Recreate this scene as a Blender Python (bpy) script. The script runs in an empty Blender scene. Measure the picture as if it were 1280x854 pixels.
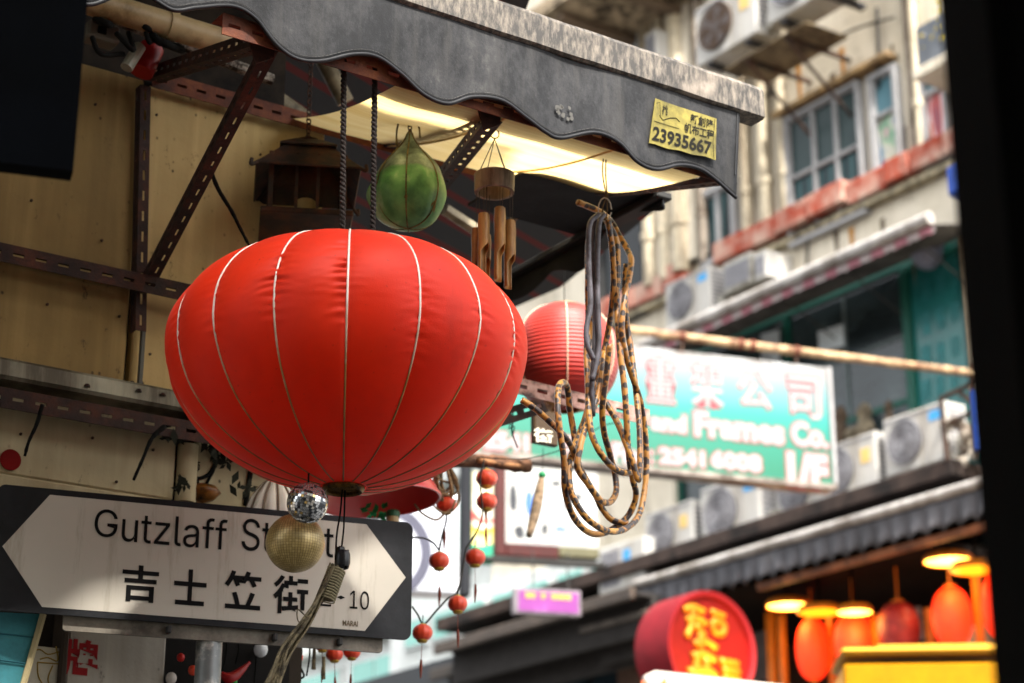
import bpy, math, random
from mathutils import Vector, Matrix, noise
rnd = random.Random(7)
sc = bpy.context.scene
COL = sc.collection
# ---------------------------------------------------------------- camera
FPX = 2489.0                       # focal length in pixels of the 1280 px wide photograph (70 mm)
TH = math.atan(878 / FPX)
CAM = Vector((0, 0, 1.6))
cd = bpy.data.cameras.new('camera'); cam = bpy.data.objects.new('camera', cd); COL.objects.link(cam)
cam.location = CAM; cam.rotation_euler = (math.pi / 2 + TH, 0, 0)
cd.sensor_width = 36; cd.lens = 36 * FPX / 1280; cd.clip_start = .05; cd.clip_end = 900
cd.dof.use_dof = True; cd.dof.focus_distance = 3.22; cd.dof.aperture_fstop = 4.9
sc.camera = cam
# ---------------------------------------------------------------- world, sun, exposure
w = bpy.data.worlds.new('World'); sc.world = w; w.use_nodes = True
nt = w.node_tree; bg = nt.nodes['Background']
sky = nt.nodes.new('ShaderNodeTexSky'); sky.sky_type = 'NISHITA'; sky.sun_disc = False
SUN_EL, SUN_AZ = math.radians(52), math.radians(156)      # azimuth clockwise from +Y (behind the camera)
sky.sun_elevation = SUN_EL; sky.sun_rotation = SUN_AZ; sky.air_density = 1.4; sky.dust_density = 5; sky.ozone_density = .6
hs = nt.nodes.new('ShaderNodeHueSaturation'); hs.inputs['Saturation'].default_value = .18   # overcast: nearly white
nt.links.new(sky.outputs[0], hs.inputs['Color']); nt.links.new(hs.outputs[0], bg.inputs[0])
bg.inputs[1].default_value = .15
sd = bpy.data.lights.new('sun', 'SUN'); sd.energy = 3.0; sd.angle = math.radians(3.5); sd.color = (1, .95, .87)
so = bpy.data.objects.new('sun', sd); COL.objects.link(so)
sdir = Vector((math.sin(SUN_AZ) * math.cos(SUN_EL), math.cos(SUN_AZ) * math.cos(SUN_EL), math.sin(SUN_EL)))
so.rotation_euler = sdir.to_track_quat('Z', 'Y').to_euler(); so.location = (0, 0, 30)
sc.view_settings.view_transform = 'Standard'; sc.view_settings.look = 'None'
sc.view_settings.exposure = 2.0; sc.view_settings.gamma = 1
sc.cycles.max_bounces = 8; sc.cycles.transparent_max_bounces = 12
sc.cycles.use_denoising = True

# ---------------------------------------------------------------- geometry of the place
FW = Vector((0, math.cos(TH), math.sin(TH))); UP = Vector((0, -math.sin(TH), math.cos(TH))); RT = Vector((1, 0, 0))
def P(px, py, d):
    return CAM + d * (FW + (px - 640) / FPX * RT - (py - 427) / FPX * UP)
class Frame:
    """a facade's own axes: x along it, y into it, z up"""
    def __init__(s, o, deg):
        s.r = math.radians(deg)
        s.m = Matrix.Translation(o) @ Matrix.Rotation(s.r, 4, 'Z')
        s.i = s.m.inverted()
    def w(s, x, y, z): return s.m @ Vector((x, y, z))
    def hit(s, px, py, y=0.0):
        c = s.i @ CAM; d = (s.i @ P(px, py, 1)) - c
        t = (y - c.y) / d.y
        return c + t * d
    def l(s, p): return s.i @ p
    def rect(s, x0, y0, x1, y1, y=0.0):
        a = s.hit(x0, y0, y); b = s.hit(x1, y1, y)
        return a.x, b.x, b.z, a.z
A0 = Frame(P(170, 300, 5.0), 34.2)
A = Frame(A0.w(0, -1.0, 0), 34.2)             # left shop wall, y = 0
B = Frame(P(1100, 400, 18), -55.8)            # tenement facade, y = 0
S = Frame(P(260, 700, 3.50), 21.3)            # street name sign
G = Frame(P(1040, 520, 15.2), 19.0)           # green shop sign
YF = -.79                                     # front of the awning in frame A
# ---------------------------------------------------------------- colours and materials
def L(h):
    h = h.lstrip('#'); v = [int(h[i:i + 2], 16) / 255 for i in (0, 2, 4)]
    return tuple((c / 12.92 if c <= .04045 else ((c + .055) / 1.055) ** 2.4) for c in v) + (1,)
MATS = {}
class NB:
    def __init__(s, name):
        s.m = bpy.data.materials.new(name); s.m.use_nodes = True; s.t = s.m.node_tree; s.n = s.t.nodes
        s.b = s.n['Principled BSDF']; s.tc = s.n.new('ShaderNodeTexCoord'); s.out = s.n['Material Output']
    def link(s, a, b): s.t.links.new(a, b)
    def mapping(s, scale, rot=(0, 0, 0), src='Object'):
        m = s.n.new('ShaderNodeMapping'); m.inputs['Scale'].default_value = scale; m.inputs['Rotation'].default_value = rot
        s.link(s.tc.outputs[src], m.inputs['Vector']); return m.outputs[0]
    def noise(s, scale, vec=None, detail=4, rough=.6, dist=0):
        t = s.n.new('ShaderNodeTexNoise'); t.inputs['Scale'].default_value = scale; t.inputs['Detail'].default_value = detail
        t.inputs['Roughness'].default_value = rough; t.inputs['Distortion'].default_value = dist
        s.link(vec if vec else s.tc.outputs['Object'], t.inputs['Vector']); return t.outputs[0]
    def wave(s, scale, vec, dist=0, axis='X'):
        t = s.n.new('ShaderNodeTexWave'); t.bands_direction = axis; t.inputs['Scale'].default_value = scale; t.inputs['Distortion'].default_value = dist
        s.link(vec, t.inputs['Vector']); return t.outputs[1]
    def ramp(s, v, stops, interp='LINEAR'):
        r = s.n.new('ShaderNodeValToRGB'); s.link(v, r.inputs[0]); e = r.color_ramp.elements; r.color_ramp.interpolation = interp
        while len(e) < len(stops): e.new(.5)
        for k, (p, c) in enumerate(stops):
            e[k].position = p; e[k].color = c if not isinstance(c, (int, float)) else (c, c, c, 1)
        return r.outputs[0]
    def mix(s, f, a, b, mode='MIX'):
        m = s.n.new('ShaderNodeMix'); m.data_type = 'RGBA'; m.blend_type = mode
        for inp, v in ((m.inputs[0], f), (m.inputs[6], a), (m.inputs[7], b)):
            if hasattr(v, 'is_linked') or hasattr(v, 'links'): s.link(v, inp)
            else: inp.default_value = v
        return m.outputs[2]
    def bump(s, h, strength=.3, dist=.01):
        b = s.n.new('ShaderNodeBump'); b.inputs['Strength'].default_value = strength; b.inputs['Distance'].default_value = dist
        s.link(h, b.inputs['Height']); s.link(b.outputs[0], s.b.inputs['Normal'])
    def color(s, c):
        if hasattr(c, 'links'): s.link(c, s.b.inputs['Base Color'])
        else: s.b.inputs['Base Color'].default_value = c
    def set(s, rough=None, metal=None, spec=None, sheen=None, trans=None, coat=None, alpha=None):
        for k, v in (('Roughness', rough), ('Metallic', metal), ('Specular IOR Level', spec), ('Sheen Weight', sheen), ('Transmission Weight', trans), ('Coat Weight', coat), ('Alpha', alpha)):
            if v is not None: s.b.inputs[k].default_value = v
        return s
def M(name, c, rough=.6, metal=0, var=.25, scale=9, dirt=None, dirt_amt=.5, dirt_scale=5, streak=False, bump=.15, bscale=None, spec=.3, **kw):
    """a surface of one paint or stuff: tone varies, dirt in patches or streaks"""
    if name in MATS: return MATS[name]
    c = L(c) if isinstance(c, str) else c
    k = NB(name); k.set(rough=rough, metal=metal, spec=spec, **kw)
    f = k.noise(scale, detail=5)
    lo = tuple(v * (1 - var) for v in c[:3]) + (1,); hi = tuple(min(1, v * (1 + var)) for v in c[:3]) + (1,)
    col = k.ramp(f, [(.3, lo), (.7, hi)])
    if dirt:
        d = L(dirt) if isinstance(dirt, str) else dirt
        vec = k.mapping((dirt_scale, dirt_scale, dirt_scale * (.12 if streak else 1)))
        g = k.noise(1, vec, detail=8, rough=.7)
        e = .62 - .25 * dirt_amt
        col = k.mix(k.ramp(g, [(e - .06, 0.0), (e + .12, 1.0)]), col, d)
    k.color(col)
    if bump: k.bump(k.noise(bscale or scale * 6, detail=6), bump, .004)
    MATS[name] = k.m; return k.m
def emis(name, c, strength):
    if name in MATS: return MATS[name]
    k = NB(name); c = L(c) if isinstance(c, str) else c
    k.color(c); k.b.inputs['Emission Color'].default_value = c; k.b.inputs['Emission Strength'].default_value = strength
    MATS[name] = k.m; return k.m

rust = NB('rusted_steel')
f = rust.noise(22, detail=8, rough=.75)
c = rust.ramp(f, [(.30, L('#0e0705')), (.5, L('#2c150c')), (.68, L('#4e2410')), (.85, L('#7a4220'))])
rust.color(c); rust.set(rough=.85, metal=.1); rust.bump(rust.noise(90, detail=8), .7, .003); RUST = rust.m
rust = NB('rusted_orange_steel')
f = rust.noise(16, detail=8, rough=.7)
c = rust.ramp(f, [(.30, L('#1f0d06')), (.5, L('#5c2a10')), (.75, L('#8a4c20'))])
rust.color(c); rust.set(rough=.8); rust.bump(rust.noise(90, detail=8), .6, .003); RUSTO = rust.m
rp = NB('worn_primer_steel')
f = rp.noise(30, detail=8, rough=.7)
c = rp.ramp(f, [(.38, L('#3a2018')), (.5, L('#8a6458')), (.75, L('#b09088'))])
rp.color(c); rp.set(rough=.7); rp.bump(rp.noise(80), .4, .003); PRIMER = rp.m

# ---------------------------------------------------------------- mesh building
WM = {}          # world matrix of every object made here
class MB:
    def __init__(s, m=None): s.v = []; s.f = []; s.uv = []; s.mi = []; s.m = m or Matrix(); s.k = 0
    def add(s, vs, fs, uvs=None):
        o = len(s.v); s.v += [s.m @ Vector(p) for p in vs]
        for n, q in enumerate(fs):
            s.f.append([o + i for i in q]); s.mi.append(s.k)
            s.uv.append(uvs[n] if uvs else None)
        return s
    def box(s, x0, x1, y0, y1, z0, z1, ch=0.0):
        if x1 < x0: x0, x1 = x1, x0
        if y1 < y0: y0, y1 = y1, y0
        if z1 < z0: z0, z1 = z1, z0
        if ch <= 0:
            vs = [(x, y, z) for z in (z0, z1) for y in (y0, y1) for x in (x0, x1)]
            return s.add(vs, [(0, 2, 3, 1), (4, 5, 7, 6), (0, 1, 5, 4), (2, 6, 7, 3), (0, 4, 6, 2), (1, 3, 7, 5)])
        c = min(ch, (x1 - x0) * .45, (y1 - y0) * .45, (z1 - z0) * .45)
        vs = []; idx = {}
        for a, X in enumerate((x0, x1)):
            for b, Y in enumerate((y0, y1)):
                for d, Z in enumerate((z0, z1)):
                    ix, iy, iz = (c if a == 0 else -c), (c if b == 0 else -c), (c if d == 0 else -c)
                    for ax, p in enumerate(((X, Y + iy, Z + iz), (X + ix, Y, Z + iz), (X + ix, Y + iy, Z))):
                        idx[(a, b, d, ax)] = len(vs); vs.append(p)
        fs = []
        for ax in range(3):
            for e in (0, 1):
                q = []
                for (u, v) in ((0, 0), (1, 0), (1, 1), (0, 1)):
                    k = [u, v]; k.insert(ax, e); q.append(idx[(k[0], k[1], k[2], ax)])
                fs.append(q)
        for ax in range(3):
            o1, o2 = [q for q in range(3) if q != ax]
            for u in (0, 1):
                for v in (0, 1):
                    q = []
                    for e, fa in ((0, o1), (1, o1), (1, o2), (0, o2)):
                        k = [0, 0, 0]; k[ax] = e; k[o1] = u; k[o2] = v
                        q.append(idx[(k[0], k[1], k[2], fa)])
                    fs.append(q)
        for a in (0, 1):
            for b in (0, 1):
                for d in (0, 1): fs.append([idx[(a, b, d, x)] for x in range(3)])
        return s.add(vs, fs)
    def tube(s, pts, r, seg=8, caps=True, up=None, flat=1.0):
        pts = [Vector(p) for p in pts]; n = len(pts); vs = []; fs = []; uvs = []
        rr = r if isinstance(r, (list, tuple)) else [r] * n
        t0 = (pts[1] - pts[0]).normalized()
        nrm = Vector(up) if up else (Vector((0, 0, 1)) if abs(t0.z) < .9 else Vector((1, 0, 0)))
        dist = 0; ds = []
        for i, p in enumerate(pts):
            t = (pts[min(i + 1, n - 1)] - pts[max(i - 1, 0)])
            t = t.normalized() if t.length > 1e-9 else t0
            nrm = nrm - t * nrm.dot(t); nrm = nrm.normalized() if nrm.length > 1e-6 else t.orthogonal().normalized()
            b = t.cross(nrm)
            if i: dist += (p - pts[i - 1]).length
            ds.append(dist)
            for k in range(seg):
                a = 2 * math.pi * k / seg
                vs.append(p + (nrm * math.cos(a) * flat + b * math.sin(a)) * rr[i])
        for i in range(n - 1):
            for k in range(seg):
                k2 = (k + 1) % seg
                fs.append((i * seg + k, i * seg + k2, (i + 1) * seg + k2, (i + 1) * seg + k))
                uvs.append(((ds[i], k / seg), (ds[i], (k + 1) / seg), (ds[i + 1], (k + 1) / seg), (ds[i + 1], k / seg)))
        if caps:
            fs.append(tuple(range(seg))[::-1]); uvs.append(None)
            fs.append(tuple((n - 1) * seg + k for k in range(seg))); uvs.append(None)
        return s.add(vs, fs, uvs)
    def lathe(s, prof, seg=24, c=(0, 0, 0), closed=False, wob=0.0, fn=None):
        vs = []; fs = []; n = len(prof)
        for i, (r, z) in enumerate(prof):
            for k in range(seg):
                a = 2 * math.pi * k / seg
                q = r * (1 + (wob * math.sin(3 * a + i) if wob else 0))
                if fn: q = fn(q, z, a)
                vs.append((c[0] + q * math.cos(a), c[1] + q * math.sin(a), c[2] + z))
        for i in range(n - 1):
            for k in range(seg):
                k2 = (k + 1) % seg
                fs.append((i * seg + k, i * seg + k2, (i + 1) * seg + k2, (i + 1) * seg + k))
        if closed:
            fs.append(tuple(range(seg))[::-1]); fs.append(tuple((n - 1) * seg + k for k in range(seg)))
        return s.add(vs, fs)
    def prism(s, poly, y0, y1):
        """outline in x,z extruded along y"""
        n = len(poly)
        vs = [(x, y0, z) for x, z in poly] + [(x, y1, z) for x, z in poly]
        fs = [tuple(range(n)), tuple(range(n, 2 * n))[::-1]] + [(i, (i + 1) % n, n + (i + 1) % n, n + i) for i in range(n)]
        return s.add(vs, fs)
    def grid(s, fn, nu, nv):
        vs = [fn(i / nu, j / nv) for j in range(nv + 1) for i in range(nu + 1)]
        fs = [(j * (nu + 1) + i, j * (nu + 1) + i + 1, (j + 1) * (nu + 1) + i + 1, (j + 1) * (nu + 1) + i) for j in range(nv) for i in range(nu)]
        uv = [((i / nu, j / nv), ((i + 1) / nu, j / nv), ((i + 1) / nu, (j + 1) / nv), (i / nu, (j + 1) / nv)) for j in range(nv) for i in range(nu)]
        return s.add(vs, fs, uv)
    def disc(s, c, r, y0, y1, seg=24, sx=1):
        return s.prism([(c[0] + r * sx * math.cos(2 * math.pi * k / seg), c[1] + r * math.sin(2 * math.pi * k / seg)) for k in range(seg)], y0, y1)
    def build(s, name, mat, parent=None, smooth=False, at=None, solid=0):
        me = bpy.data.meshes.new(name)
        if parent is not None: W = WM[parent]
        else: W = at if at is not None else s.m.copy()
        inv = W.inverted()
        me.from_pydata([tuple(inv @ v) for v in s.v], [], s.f)
        if any(u for u in s.uv):
            lay = me.uv_layers.new(name='UVMap'); li = 0
            for u, f in zip(s.uv, s.f):
                for q in range(len(f)):
                    lay.data[li].uv = u[q] if u else (0, 0); li += 1
        for m in (mat if isinstance(mat, (list, tuple)) else [mat]): me.materials.append(m)
        me.polygons.foreach_set('material_index', s.mi)
        if smooth: me.shade_smooth()
        o = bpy.data.objects.new(name, me); COL.objects.link(o)
        if parent is not None: o.parent = parent
        else: o.matrix_world = W
        WM[o] = W
        if smooth == 'auto':
            me.set_sharp_from_angle(angle=math.radians(40))
        if solid:
            md = o.modifiers.new('thickness', 'SOLIDIFY'); md.thickness = solid; md.offset = 0
        return o
def tag(o, label=None, cat=None, group=None, kind=None):
    if label: o['label'] = label
    if cat: o['category'] = cat
    if group: o['group'] = group
    if kind: o['kind'] = kind
    return o
def thing(name, m, label, cat, group=None):
    o = bpy.data.objects.new(name, None); COL.objects.link(o); o.matrix_world = m; o.empty_display_size = .05
    WM[o] = m.copy(); return tag(o, label, cat, group)
def dup(root, m, label=None, group=None):
    r = root.copy(); COL.objects.link(r); r.matrix_world = m; WM[r] = m
    if label: r['label'] = label
    if group: r['group'] = group
    for ch in list(root.children):
        c = ch.copy(); COL.objects.link(c); c.parent = r
        for g in ch.children:
            d = g.copy(); COL.objects.link(d); d.parent = c
    return r
def FM(F, x, y, z, rz=0, scale=1): return F.m @ Matrix.Translation((x, y, z)) @ Matrix.Rotation(rz, 4, 'Z') @ Matrix.Scale(scale, 4)
def bez(pts, n=8):
    """smooth path through points (Catmull-Rom)"""
    P_ = [Vector(p) for p in pts]; P_ = [2 * P_[0] - P_[1]] + P_ + [2 * P_[-1] - P_[-2]]; out = []
    for i in range(1, len(P_) - 2):
        a, b, c, d = P_[i - 1:i + 3]
        for k in range(n):
            t = k / n
            out.append(.5 * ((2 * b) + (c - a) * t + (2 * a - 5 * b + 4 * c - d) * t * t + (3 * b - a - 3 * c + d) * t ** 3))
    out.append(P_[-2]); return out
def basis(p, q, side):
    """matrix with x from p to q, y as close to side as can be"""
    p = Vector(p); q = Vector(q); x = (q - p).normalized(); y = Vector(side); y = (y - x * y.dot(x)).normalized(); z = x.cross(y)
    m = Matrix.Identity(4)
    for i in range(3): m[i][0] = x[i]; m[i][1] = y[i]; m[i][2] = z[i]; m[i][3] = p[i]
    return m, (q - p).length
def slotted(mb, p, q, side, w=.038, t=.0022, pitch=.042, sl=.021, sw=.0065, flanges=(1, 1)):
    """slotted angle iron between two world points: one flange in the x-z plane, one in x-y"""
    m, ln = basis(p, q, side); keep = mb.m; mb.m = m
    n = max(1, int(ln / pitch)); pt = ln / n
    def plate(put):
        put(0, ln, 0.0, w / 2 - sw / 2); put(0, ln, w / 2 + sw / 2, w)
        for i in range(n + 1):
            a = max(0, i * pt - (pt - sl) / 2); b = min(ln, i * pt + (pt - sl) / 2)
            if b > a: put(a, b, w / 2 - sw / 2, w / 2 + sw / 2)
    if flanges[0]: plate(lambda a, b, c, d: mb.box(a, b, 0, t, -d, -c))
    if flanges[1]: plate(lambda a, b, c, d: mb.box(a, b, c + t, d + t, -t, 0))
    mb.m = keep
import os
try:      # Blender's own interface typeface, shipped with the program
    SANS = bpy.data.fonts.load(os.path.join(bpy.utils.system_resource('DATAFILES', path='fonts'), 'Inter.woff2'))
except Exception:
    SANS = None
def text(string, F, box, y, mat, name='lettering', parent=None, bold=0.0, ext=.0004, keep=False, mir=False, shear=0.0, tag_=None):
    """lettering fitted to a box (x0,x1,z0,z1) on a plane of frame F"""
    cu = bpy.data.curves.new('lettering', 'FONT'); cu.body = string; cu.font = (SANS if SANS and string.isascii() and bold == 0 else None) or cu.font; cu.size = 1; cu.offset = bold; cu.resolution_u = 3; cu.shear = shear
    ob = bpy.data.objects.new('lettering', cu); COL.objects.link(ob)
    dg = bpy.context.evaluated_depsgraph_get(); me = bpy.data.meshes.new_from_object(ob.evaluated_get(dg))
    bpy.data.objects.remove(ob); vs = [v.co.copy() for v in me.vertices]; fs = [tuple(p.vertices) for p in me.polygons]
    bpy.data.meshes.remove(me)
    if not vs: return None
    ax, bx = min(v.x for v in vs), max(v.x for v in vs); ay, by = min(v.y for v in vs), max(v.y for v in vs)
    x0, x1, z0, z1 = box
    mb = MB(F.m if hasattr(F, 'm') else F)
    fr = [(x0 + (v.x - ax) / (bx - ax) * (x1 - x0), y - ext, z0 + (v.y - ay) / (by - ay) * (z1 - z0)) for v in vs]
    mb.add(fr, fs)
    o = mb.build(name, mat, parent)
    return o
def H(F, px, py, y=0.0):
    c = F.hit(px, py, y); return F.w(c.x, c.y, c.z)
# ================================================================ ground
IDF = Frame(Vector((0, 0, 0)), 0)
asphalt = M('asphalt', (.05, .05, .052, 1), rough=.9, scale=3, dirt='#2a2826', bump=.5, bscale=60)
paving = M('paving', (.22, .21, .19, 1), rough=.85, scale=2, dirt='#3a3630', bump=.4)
mb = MB(); mb.box(-300, 300, -300, 300, -.2, 0)
tag(mb.build('ground', asphalt), kind='structure')
mb = MB(B.m); mb.box(-30, 14, -2.2, 0, -B.m.translation.z, -B.m.translation.z + .13)
tag(mb.build('pavement', paving), kind='structure')
mb = MB(A.m); mb.box(-3.2, .3, -.6, 0, -A.m.translation.z, -A.m.translation.z + .13)
tag(mb.build('pavement', paving), kind='structure')

# ================================================================ left shop building
def wallmat(name, base, stain, spot, amt):
    k = NB(name); k.set(rough=.8, spec=.3)
    base, stain, spot = L(base), L(stain), L(spot)
    v = k.mapping((9, 9, .8)); g = k.noise(1, v, detail=7, rough=.65)
    col = k.mix(k.ramp(g, [(.42, 0.0), (.70, amt)]), base, stain)
    g2 = k.noise(2.2, detail=5); col = k.mix(k.ramp(g2, [(.45, 0.0), (.75, .55)]), col, stain)
    vo = k.n.new('ShaderNodeTexVoronoi'); vo.inputs['Scale'].default_value = 44; vo.inputs['Randomness'].default_value = 1
    k.link(k.mapping((1, 1, .75)), vo.inputs['Vector'])
    sp = k.ramp(vo.outputs['Distance'], [(.06, 1.0), (.16, 0.0)])
    ms = k.ramp(k.noise(4), [(.46, 0.0), (.56, .9)])
    mm = k.n.new('ShaderNodeMath'); mm.operation = 'MULTIPLY'; k.link(sp, mm.inputs[0]); k.link(ms, mm.inputs[1])
    col = k.mix(mm.outputs[0], col, spot)
    fl = k.ramp(k.noise(34, k.mapping((1, 1, .5)), detail=8, rough=.8), [(.60, 0.0), (.68, .8)])
    col = k.mix(fl, col, spot)
    pal = tuple(min(1, v * 1.5 + .02) for v in base[:3]) + (1,)
    col = k.mix(k.ramp(k.noise(1, k.mapping((13, 13, .35), (0, 0, .3)), detail=5), [(.52, 0.0), (.68, .35)]), col, pal)
    k.color(col); k.bump(k.noise(40, detail=8), .35, .004); return k.m
WALLY = wallmat('yellowed_panel_paint', '#b89f6c', '#8f7648', '#2c1e10', .5)
WALLC = wallmat('cream_panel_paint', '#aa9d7c', '#7d6d50', '#2a2015', .6)
WALLW = wallmat('dirty_white_panel_paint', '#aaa296', '#7d7468', '#2c2420', .6)
DARK = M('dark_plaster', '#2e261e', rough=.95, scale=6, dirt='#120e0b')  # dark brown, blotched at random
shop = thing('shop_building', FM(A, -1.5, 0, -A.m.translation.z), 'stained yellow shop wall with rust spots behind the big red lantern', 'building')
a = A.hit(403, 262); XR = a.x            # the wall's right-hand corner
mb = MB(A.m)
XR0 = A.hit(362, 100).x; ZB0 = A.hit(470, 190).z + .01
mb.box(-3.2, XR, .02, 3.2, -A.m.translation.z, ZB0); mb.box(-3.2, XR0, .02, 3.2, ZB0, .9)
mb.build('wall', DARK, shop)
xj = A.hit(170, 300).x
zl0, zl1 = A.hit(115, 493).z, A.hit(115, 512).z
zb = A.hit(100, 610).z; zw = A.hit(150, 783).z
# painted sheets, each proud of the wall by its own amount
def sheet(x0, x1, z0, z1, y0, mat, name='panel'):
    m_ = MB(A.m); m_.box(x0 + .002, x1 - .002, y0, .02, z0 + .002, z1 - .002, .003); return m_.build(name, mat, shop)
WALLY_SHADE = wallmat('shaded_yellow_panel_paint', '#8a7244', '#5a4726', '#181008', .6)  # yellow panel paint darkened to put the left wall's shade into the colour
ztl = A.hit(130, 92).z
sheet(-3.2, -1.28, zl0, ztl, -.006, WALLY_SHADE); sheet(-1.28, xj - .012, zl0, ztl, -.022, WALLY_SHADE); sheet(xj + .002, XR, zl0, ZB0, -.004, WALLY)
xq = A.hit(217, 590).x
sheet(-3.2, -1.2, zb, zl1, -.006, WALLC); sheet(-1.2, xq, zb, zl1, -.010, WALLC); sheet(xq + .045, XR, zb, zl1, .004, WALLC)
x1 = A.hit(79, 800).x; x2 = A.hit(206, 800).x
sheet(-3.2, -1.05, -2.2, zb - .05, -.006, WALLW); sheet(x1 + .004, x2, -2.2, zw, -.012, WALLW)
mb = MB(A.m); mb.box(-3.2, XR, -.03, .02, zb - .05, zb - .004, .004); mb.build('rail', WALLC, shop)
mb = MB(A.m); mb.box(x1 - .013, x1, -.03, .02, -2.2, zw + .03, .003); mb.build('post', M('dark_wood', '#33281d', rough=.8), shop)
mb = MB(A.m); mb.box(x2, A.hit(243, 800).x + .2, .0, .015, -2.2, zw, 0); mb.build('doorway', M('doorway_dark', '#100d0b', rough=.95), shop)
mb = MB(A.m); xx = A.hit(217, 590).x + .022; mb.tube([(xx, -.01, zb), (xx, -.01, zl1 - .04)], .02, 12); mb.build('pipe', WALLC, shop, smooth='auto')
# ledge: pale metal sill over the slotted angle
mb = MB(A.m); zt, zt2 = A.hit(115, 482, -.06).z + .02, A.hit(115, 508, -.06).z + .02
mb.box(-3.2, XR + .1, -.07, 0, zt2, zt, .006); mb.build('sill', M('weathered_zinc', '#8d8874', rough=.55, metal=.3, dirt='#4a4234', dirt_amt=.7, streak=True), shop)
mb = MB(); zz = A.hit(115, 517, -.07).z
slotted(mb, A.w(-1.6, -.075, zz + .018), A.w(XR + .1, -.075, zz + .018), A.m.to_3x3() @ Vector((0, 1, 0)))
mb.build('slotted_angle', RUST, shop)
# thin joint strip and bolts
mb = MB(A.m); xb = A.hit(170, 450).x
mb.box(xb - .004, xb + .004, -.03, -.02, zl0, A.hit(170, 412).z, .001); mb.build('joint_strip', M('grey_lead', '#4c4a42', rough=.6), shop)
for px, py in ((165, 480), (176, 480), (32, 458), (96, 492), (160, 498), (190, 503)):
    c = A.hit(px, py, -.024); mb = MB(A.m @ Matrix.Translation((c.x, -.024 if py < 485 else -.072, c.z)))
    mb.lathe([(0, .006), (.004, .005), (.006, 0)], 8); o = mb.build('bolt', RUST, shop)
# black drips of old cable hanging from the ledge
BLK = M('black_rubber', '#0b0a08', rough=.9, spec=.15)
for n, pts in enumerate(([(53, 506), (46, 530), (36, 552), (31, 570)], [(206, 533), (190, 548), (178, 575), (167, 600)], [(262, 208), (272, 235), (290, 265), (300, 285), (314, 312)])):
    mb = MB(); yy = -.10 if n < 2 else -.30
    mb.tube(bez([H(A, x, y, yy) for x, y in pts], 5), [.004 - .0018 * k / 16 + .0012 * rnd.random() for k in range(5 * (len(pts) - 1) + 1)], 6)
    tag(mb.build('cable', BLK, smooth=True), ('frayed black cable end hanging under the ledge at the far left', 'frayed black cable end under the ledge beside the big lantern', 'thin black cable dangling across the yellow wall below the diagonal strut')[n], 'cable')
for px, py in ((40, 250), (120, 130), (128, 300), (200, 140), (330, 190), (205, 300), (60, 380), (150, 395), (192, 440), (30, 540), (120, 545), (196, 560), (150, 600)):
    c = A.hit(px, py, -.03); m_ = MB(A.m @ Matrix.Translation((c.x, -.026 if px < 170 and py < 480 else -.013, c.z)) @ Matrix.Rotation(math.pi / 2, 4, 'X'))
    m_.lathe([(.0001, .004), (.0026, .003), (.003, 0)], 7); m_.build('nail', RUST, shop)
# red disc on the cream wall
c = A.hit(13, 575, -.014); mb = MB(A.m @ Matrix.Translation((c.x, -.013, c.z))); mb.disc((0, 0), .0195, -.003, 0, 28)
tag(mb.build('red_disc', M('red_enamel', '#6a0605', rough=.8, spec=.15)), 'round flat red disc fixed on the cream wall above the street sign', 'disc')
# red painted character on the lower wall
REDP = M('red_sign_paint', '#8c0c10', rough=.7, spec=.2, bump=0)
b_ = A.rect(82, 797, 121, 847, -.0124); text('牌', A, (b_[0], b_[1], b_[2], b_[3]), -.0126, REDP, parent=shop, bold=.03)
# small black characters on the cream board
b_ = A.rect(232, 572, 250, 590, .002); text('灯飾', A, b_, .0035, BLK, parent=shop, bold=.02)
# teal panel and line-drawn poster, bottom left
mb = MB(); q = [H(A, x, y, -.10) for x, y in ((-30, 764), (54, 768), (22, 880), (-30, 880))]
TEAL = M('teal_fabric', '#3e8790', rough=.7, dirt='#2b5d66', dirt_scale=3)
bk = [p + A.m.to_3x3() @ Vector((0, .02, 0)) for p in q]
mb.add(q + bk, [(0, 1, 2, 3), (7, 6, 5, 4), (0, 4, 5, 1), (1, 5, 6, 2), (2, 6, 7, 3), (3, 7, 4, 0)])
tp = thing('teal_board', Matrix.Translation(q[2]), 'teal board with a pale wooden edge, bottom left under the street sign', 'board')
mb.build('panel', TEAL, tp)
mb = MB(); mb.tube([H(A, 54, 768, -.105), H(A, 22, 880, -.105)], .006, 6); mb.build('edge_strip', M('pale_wood', '#a99a72', rough=.6), tp)
for yy in (797, 830):
    mb = MB(); mb.tube([H(A, -25, yy - 8, -.1035), H(A, 54 - (yy - 768) * .29, yy, -.1035)], .0014, 4); mb.build('seam', M('teal_seam', '#2c6570', rough=.7), tp)
b_ = A.rect(36, 806, 79, 880, -.02)
pt = thing('poster', FM(A, b_[0], -.02, b_[2]), 'white poster with ochre line drawing pasted beside the teal board', 'poster')
mb = MB(A.m); mb.box(b_[0] - .03, b_[1] - .006, -.018, -.014, b_[2], b_[3], .001); mb.build('sheet', M('poster_paper', '#b4ab98', rough=.7), pt)
mb = MB(A.m)
OCH = M('ochre_ink', '#8a6d1c', rough=.6)
for pts in ([(40, 815), (50, 812), (60, 818), (74, 815)], [(47, 828), (48, 845), (56, 860)], [(47, 828), (74, 830)], [(70, 808), (72, 826), (60, 822), (50, 824)], [(66, 832), (60, 850), (68, 870)]):
    mb.tube(bez([A.hit(x, y, -.0185) for x, y in pts], 4), .0013, 5)
mb.build('drawing', OCH, pt)

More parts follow.
